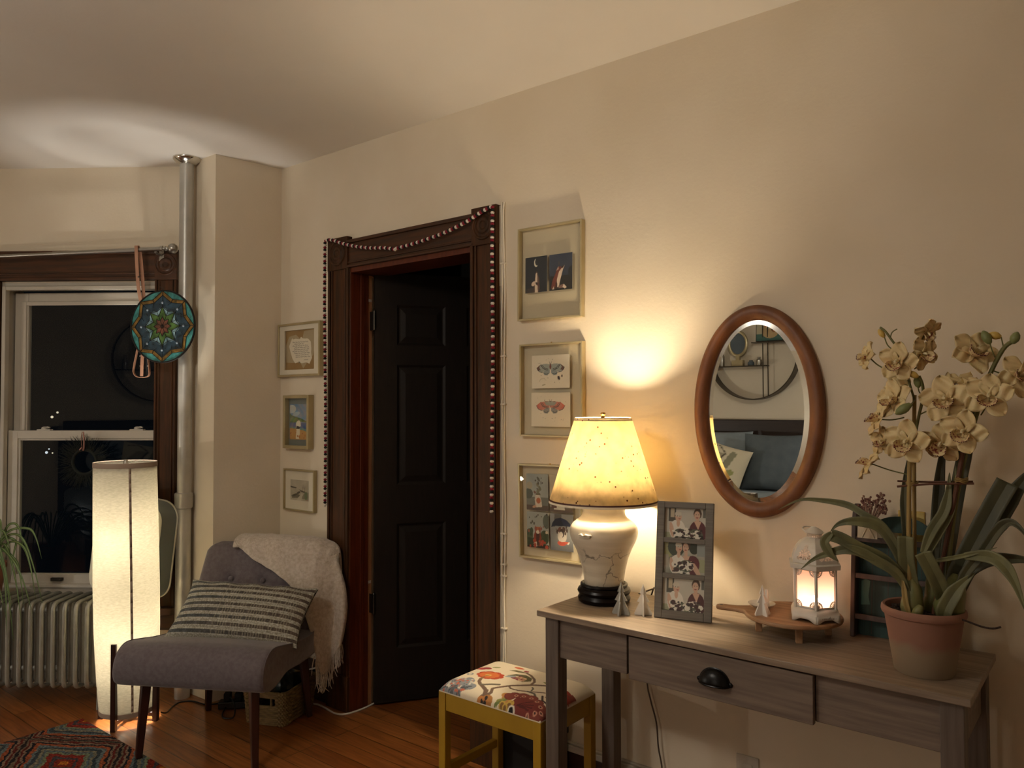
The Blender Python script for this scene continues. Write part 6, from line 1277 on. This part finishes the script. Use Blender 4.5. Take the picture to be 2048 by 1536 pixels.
cushion('printed_cushion', 'cream cushion with a dark leafy print on the bed', (-3.29, -2.66, .565), .50, .47, .07, 'print_linen', 20, 12, 8, cf=lambda u, v: tuple(BA[min(40, int(v*40)), min(40, int(u*40))]))
rs = thing('ring_shelf', 'large round metal wall shelf ring above the bed', 'shelf', (-3.07, YR, 1.467))
m = MB(); RR = .478
vs = []; n = 96
for k in range(n):
    a = 2*PI*k/n
    for r_, y in ((RR, 0.002), (RR, .12), (RR-.012, .12), (RR-.012, .002)): vs.append((r_*math.cos(a), y, RR+r_*math.sin(a)))
m.add(vs, [(k*4+i, k*4+(i+1) % 4, ((k+1) % n)*4+(i+1) % 4, ((k+1) % n)*4+i) for k in range(n) for i in range(4)]); m.build('ring', 'ring_metal', rs)
for x in (.10, .152):
    q = math.sqrt((RR-.012)**2-x*x); m = MB(); m.box(x-.004, x+.004, .05, .06, RR-q, RR+q); m.build('post', 'ring_metal', rs)
m = MB(); m.box(-.452, .15, .01, .115, .350, .360); m.build('shelf_board', 'ring_metal', rs)
m = MB(); m.box(.0, .38, .01, .115, .590, .600); m.build('upper_shelf_board', 'ring_metal', rs)
pn = thing('small_painting', 'small floral painting on the upper shelf of the ring above the bed', 'painting', (-2.89, YR+.05, 2.068), rx=6)
m = MB(); A = paint(70, 60, '#b7a98a', [('n', 4, .4, '#8fa096'), ('r', 0, 1, 0, .3, '#4a6a60'), ('e', .5, .4, .3, .3, 0, '#b59a70'), ('e', .5, .7, .2, .2, 0, '#d8ccb4'), ('d', .2, .8, .4, .95, 16, .06, '#3a2a26'), ('d', .2, .8, .4, .9, 10, .05, '#c07a4a')])
print_mesh(m, A, .29, .24, T(0, .012, .13), .006)
for v in m.v: v.y = .024-v.y
m.build('canvas', 'print_linen', pn, smooth=False)
m = MB(); m.box(-.155, .155, -.006, .005, 0, .26); m.build('backing', 'headboard', pn)
vm = thing('shelf_mirror', 'small oval mirror on a stand on the ring shelf above the bed', 'mirror', (-3.235, YR+.06, 1.828))
m = MB(); m.tube([(.095*math.cos(2*PI*k/40), 0, .235+.125*math.sin(2*PI*k/40)) for k in range(40)], .016, 8, closed=True); m.box(-.06, .06, -.03, .03, 0, .06); m.box(-.02, .02, -.015, .015, .06, .11); m.build('frame_and_stand', 'champagne', vm)
m = MB(); m.add([(.09*math.cos(2*PI*k/40), .004, .235+.12*math.sin(2*PI*k/40)) for k in range(40)]+[(.09*math.cos(2*PI*k/40), -.004, .235+.12*math.sin(2*PI*k/40)) for k in range(40)], [(k, (k+1) % 40, 40+(k+1) % 40, 40+k) for k in range(40)]+[tuple(range(40)), tuple(range(40, 80))]); m.build('glass', 'slate_linen', vm)
for x, h, r_, mm, lab in ((-3.415, .16, .028, 'steel', 'tall silver bottle at the end of the ring shelf above the bed'), (-3.095, .055, .032, 'slate_linen', 'low dark blue pot on the ring shelf above the bed'), (-3.01, .085, .03, 'stud', 'grey glass jar beside the posts on the ring shelf above the bed')):
    o = thing('shelf_jar', lab, 'jar', (x, YR+.06, 1.828), 0, 'jars on the ring shelf'); m = MB(); m.lathe([(0, 0), (r_, 0), (r_*1.05, h*.3), (r_, h*.65), (r_*.55, h*.8), (r_*.6, h), (0, h)], 24); m.build('jar_body', mm, o)
# ------------------------------------------------------------------ lights
def point(name, loc, power, colr, rad=.06):
    l = bpy.data.lights.new(name, 'POINT'); l.energy = power; l.color = colr; l.shadow_soft_size = rad
    o = bpy.data.objects.new(name, l); COL.objects.link(o); o.location = loc; return o
point('unseen_fill_light', (-1.9, -.3, 2.48), 44, (1, .93, .82), .16)  # fill added near the ceiling, not a fitting of the room
point('bedside_lamp_light', (-1.45, -2.7, 1.2), 16, (1, .95, .88), .1)
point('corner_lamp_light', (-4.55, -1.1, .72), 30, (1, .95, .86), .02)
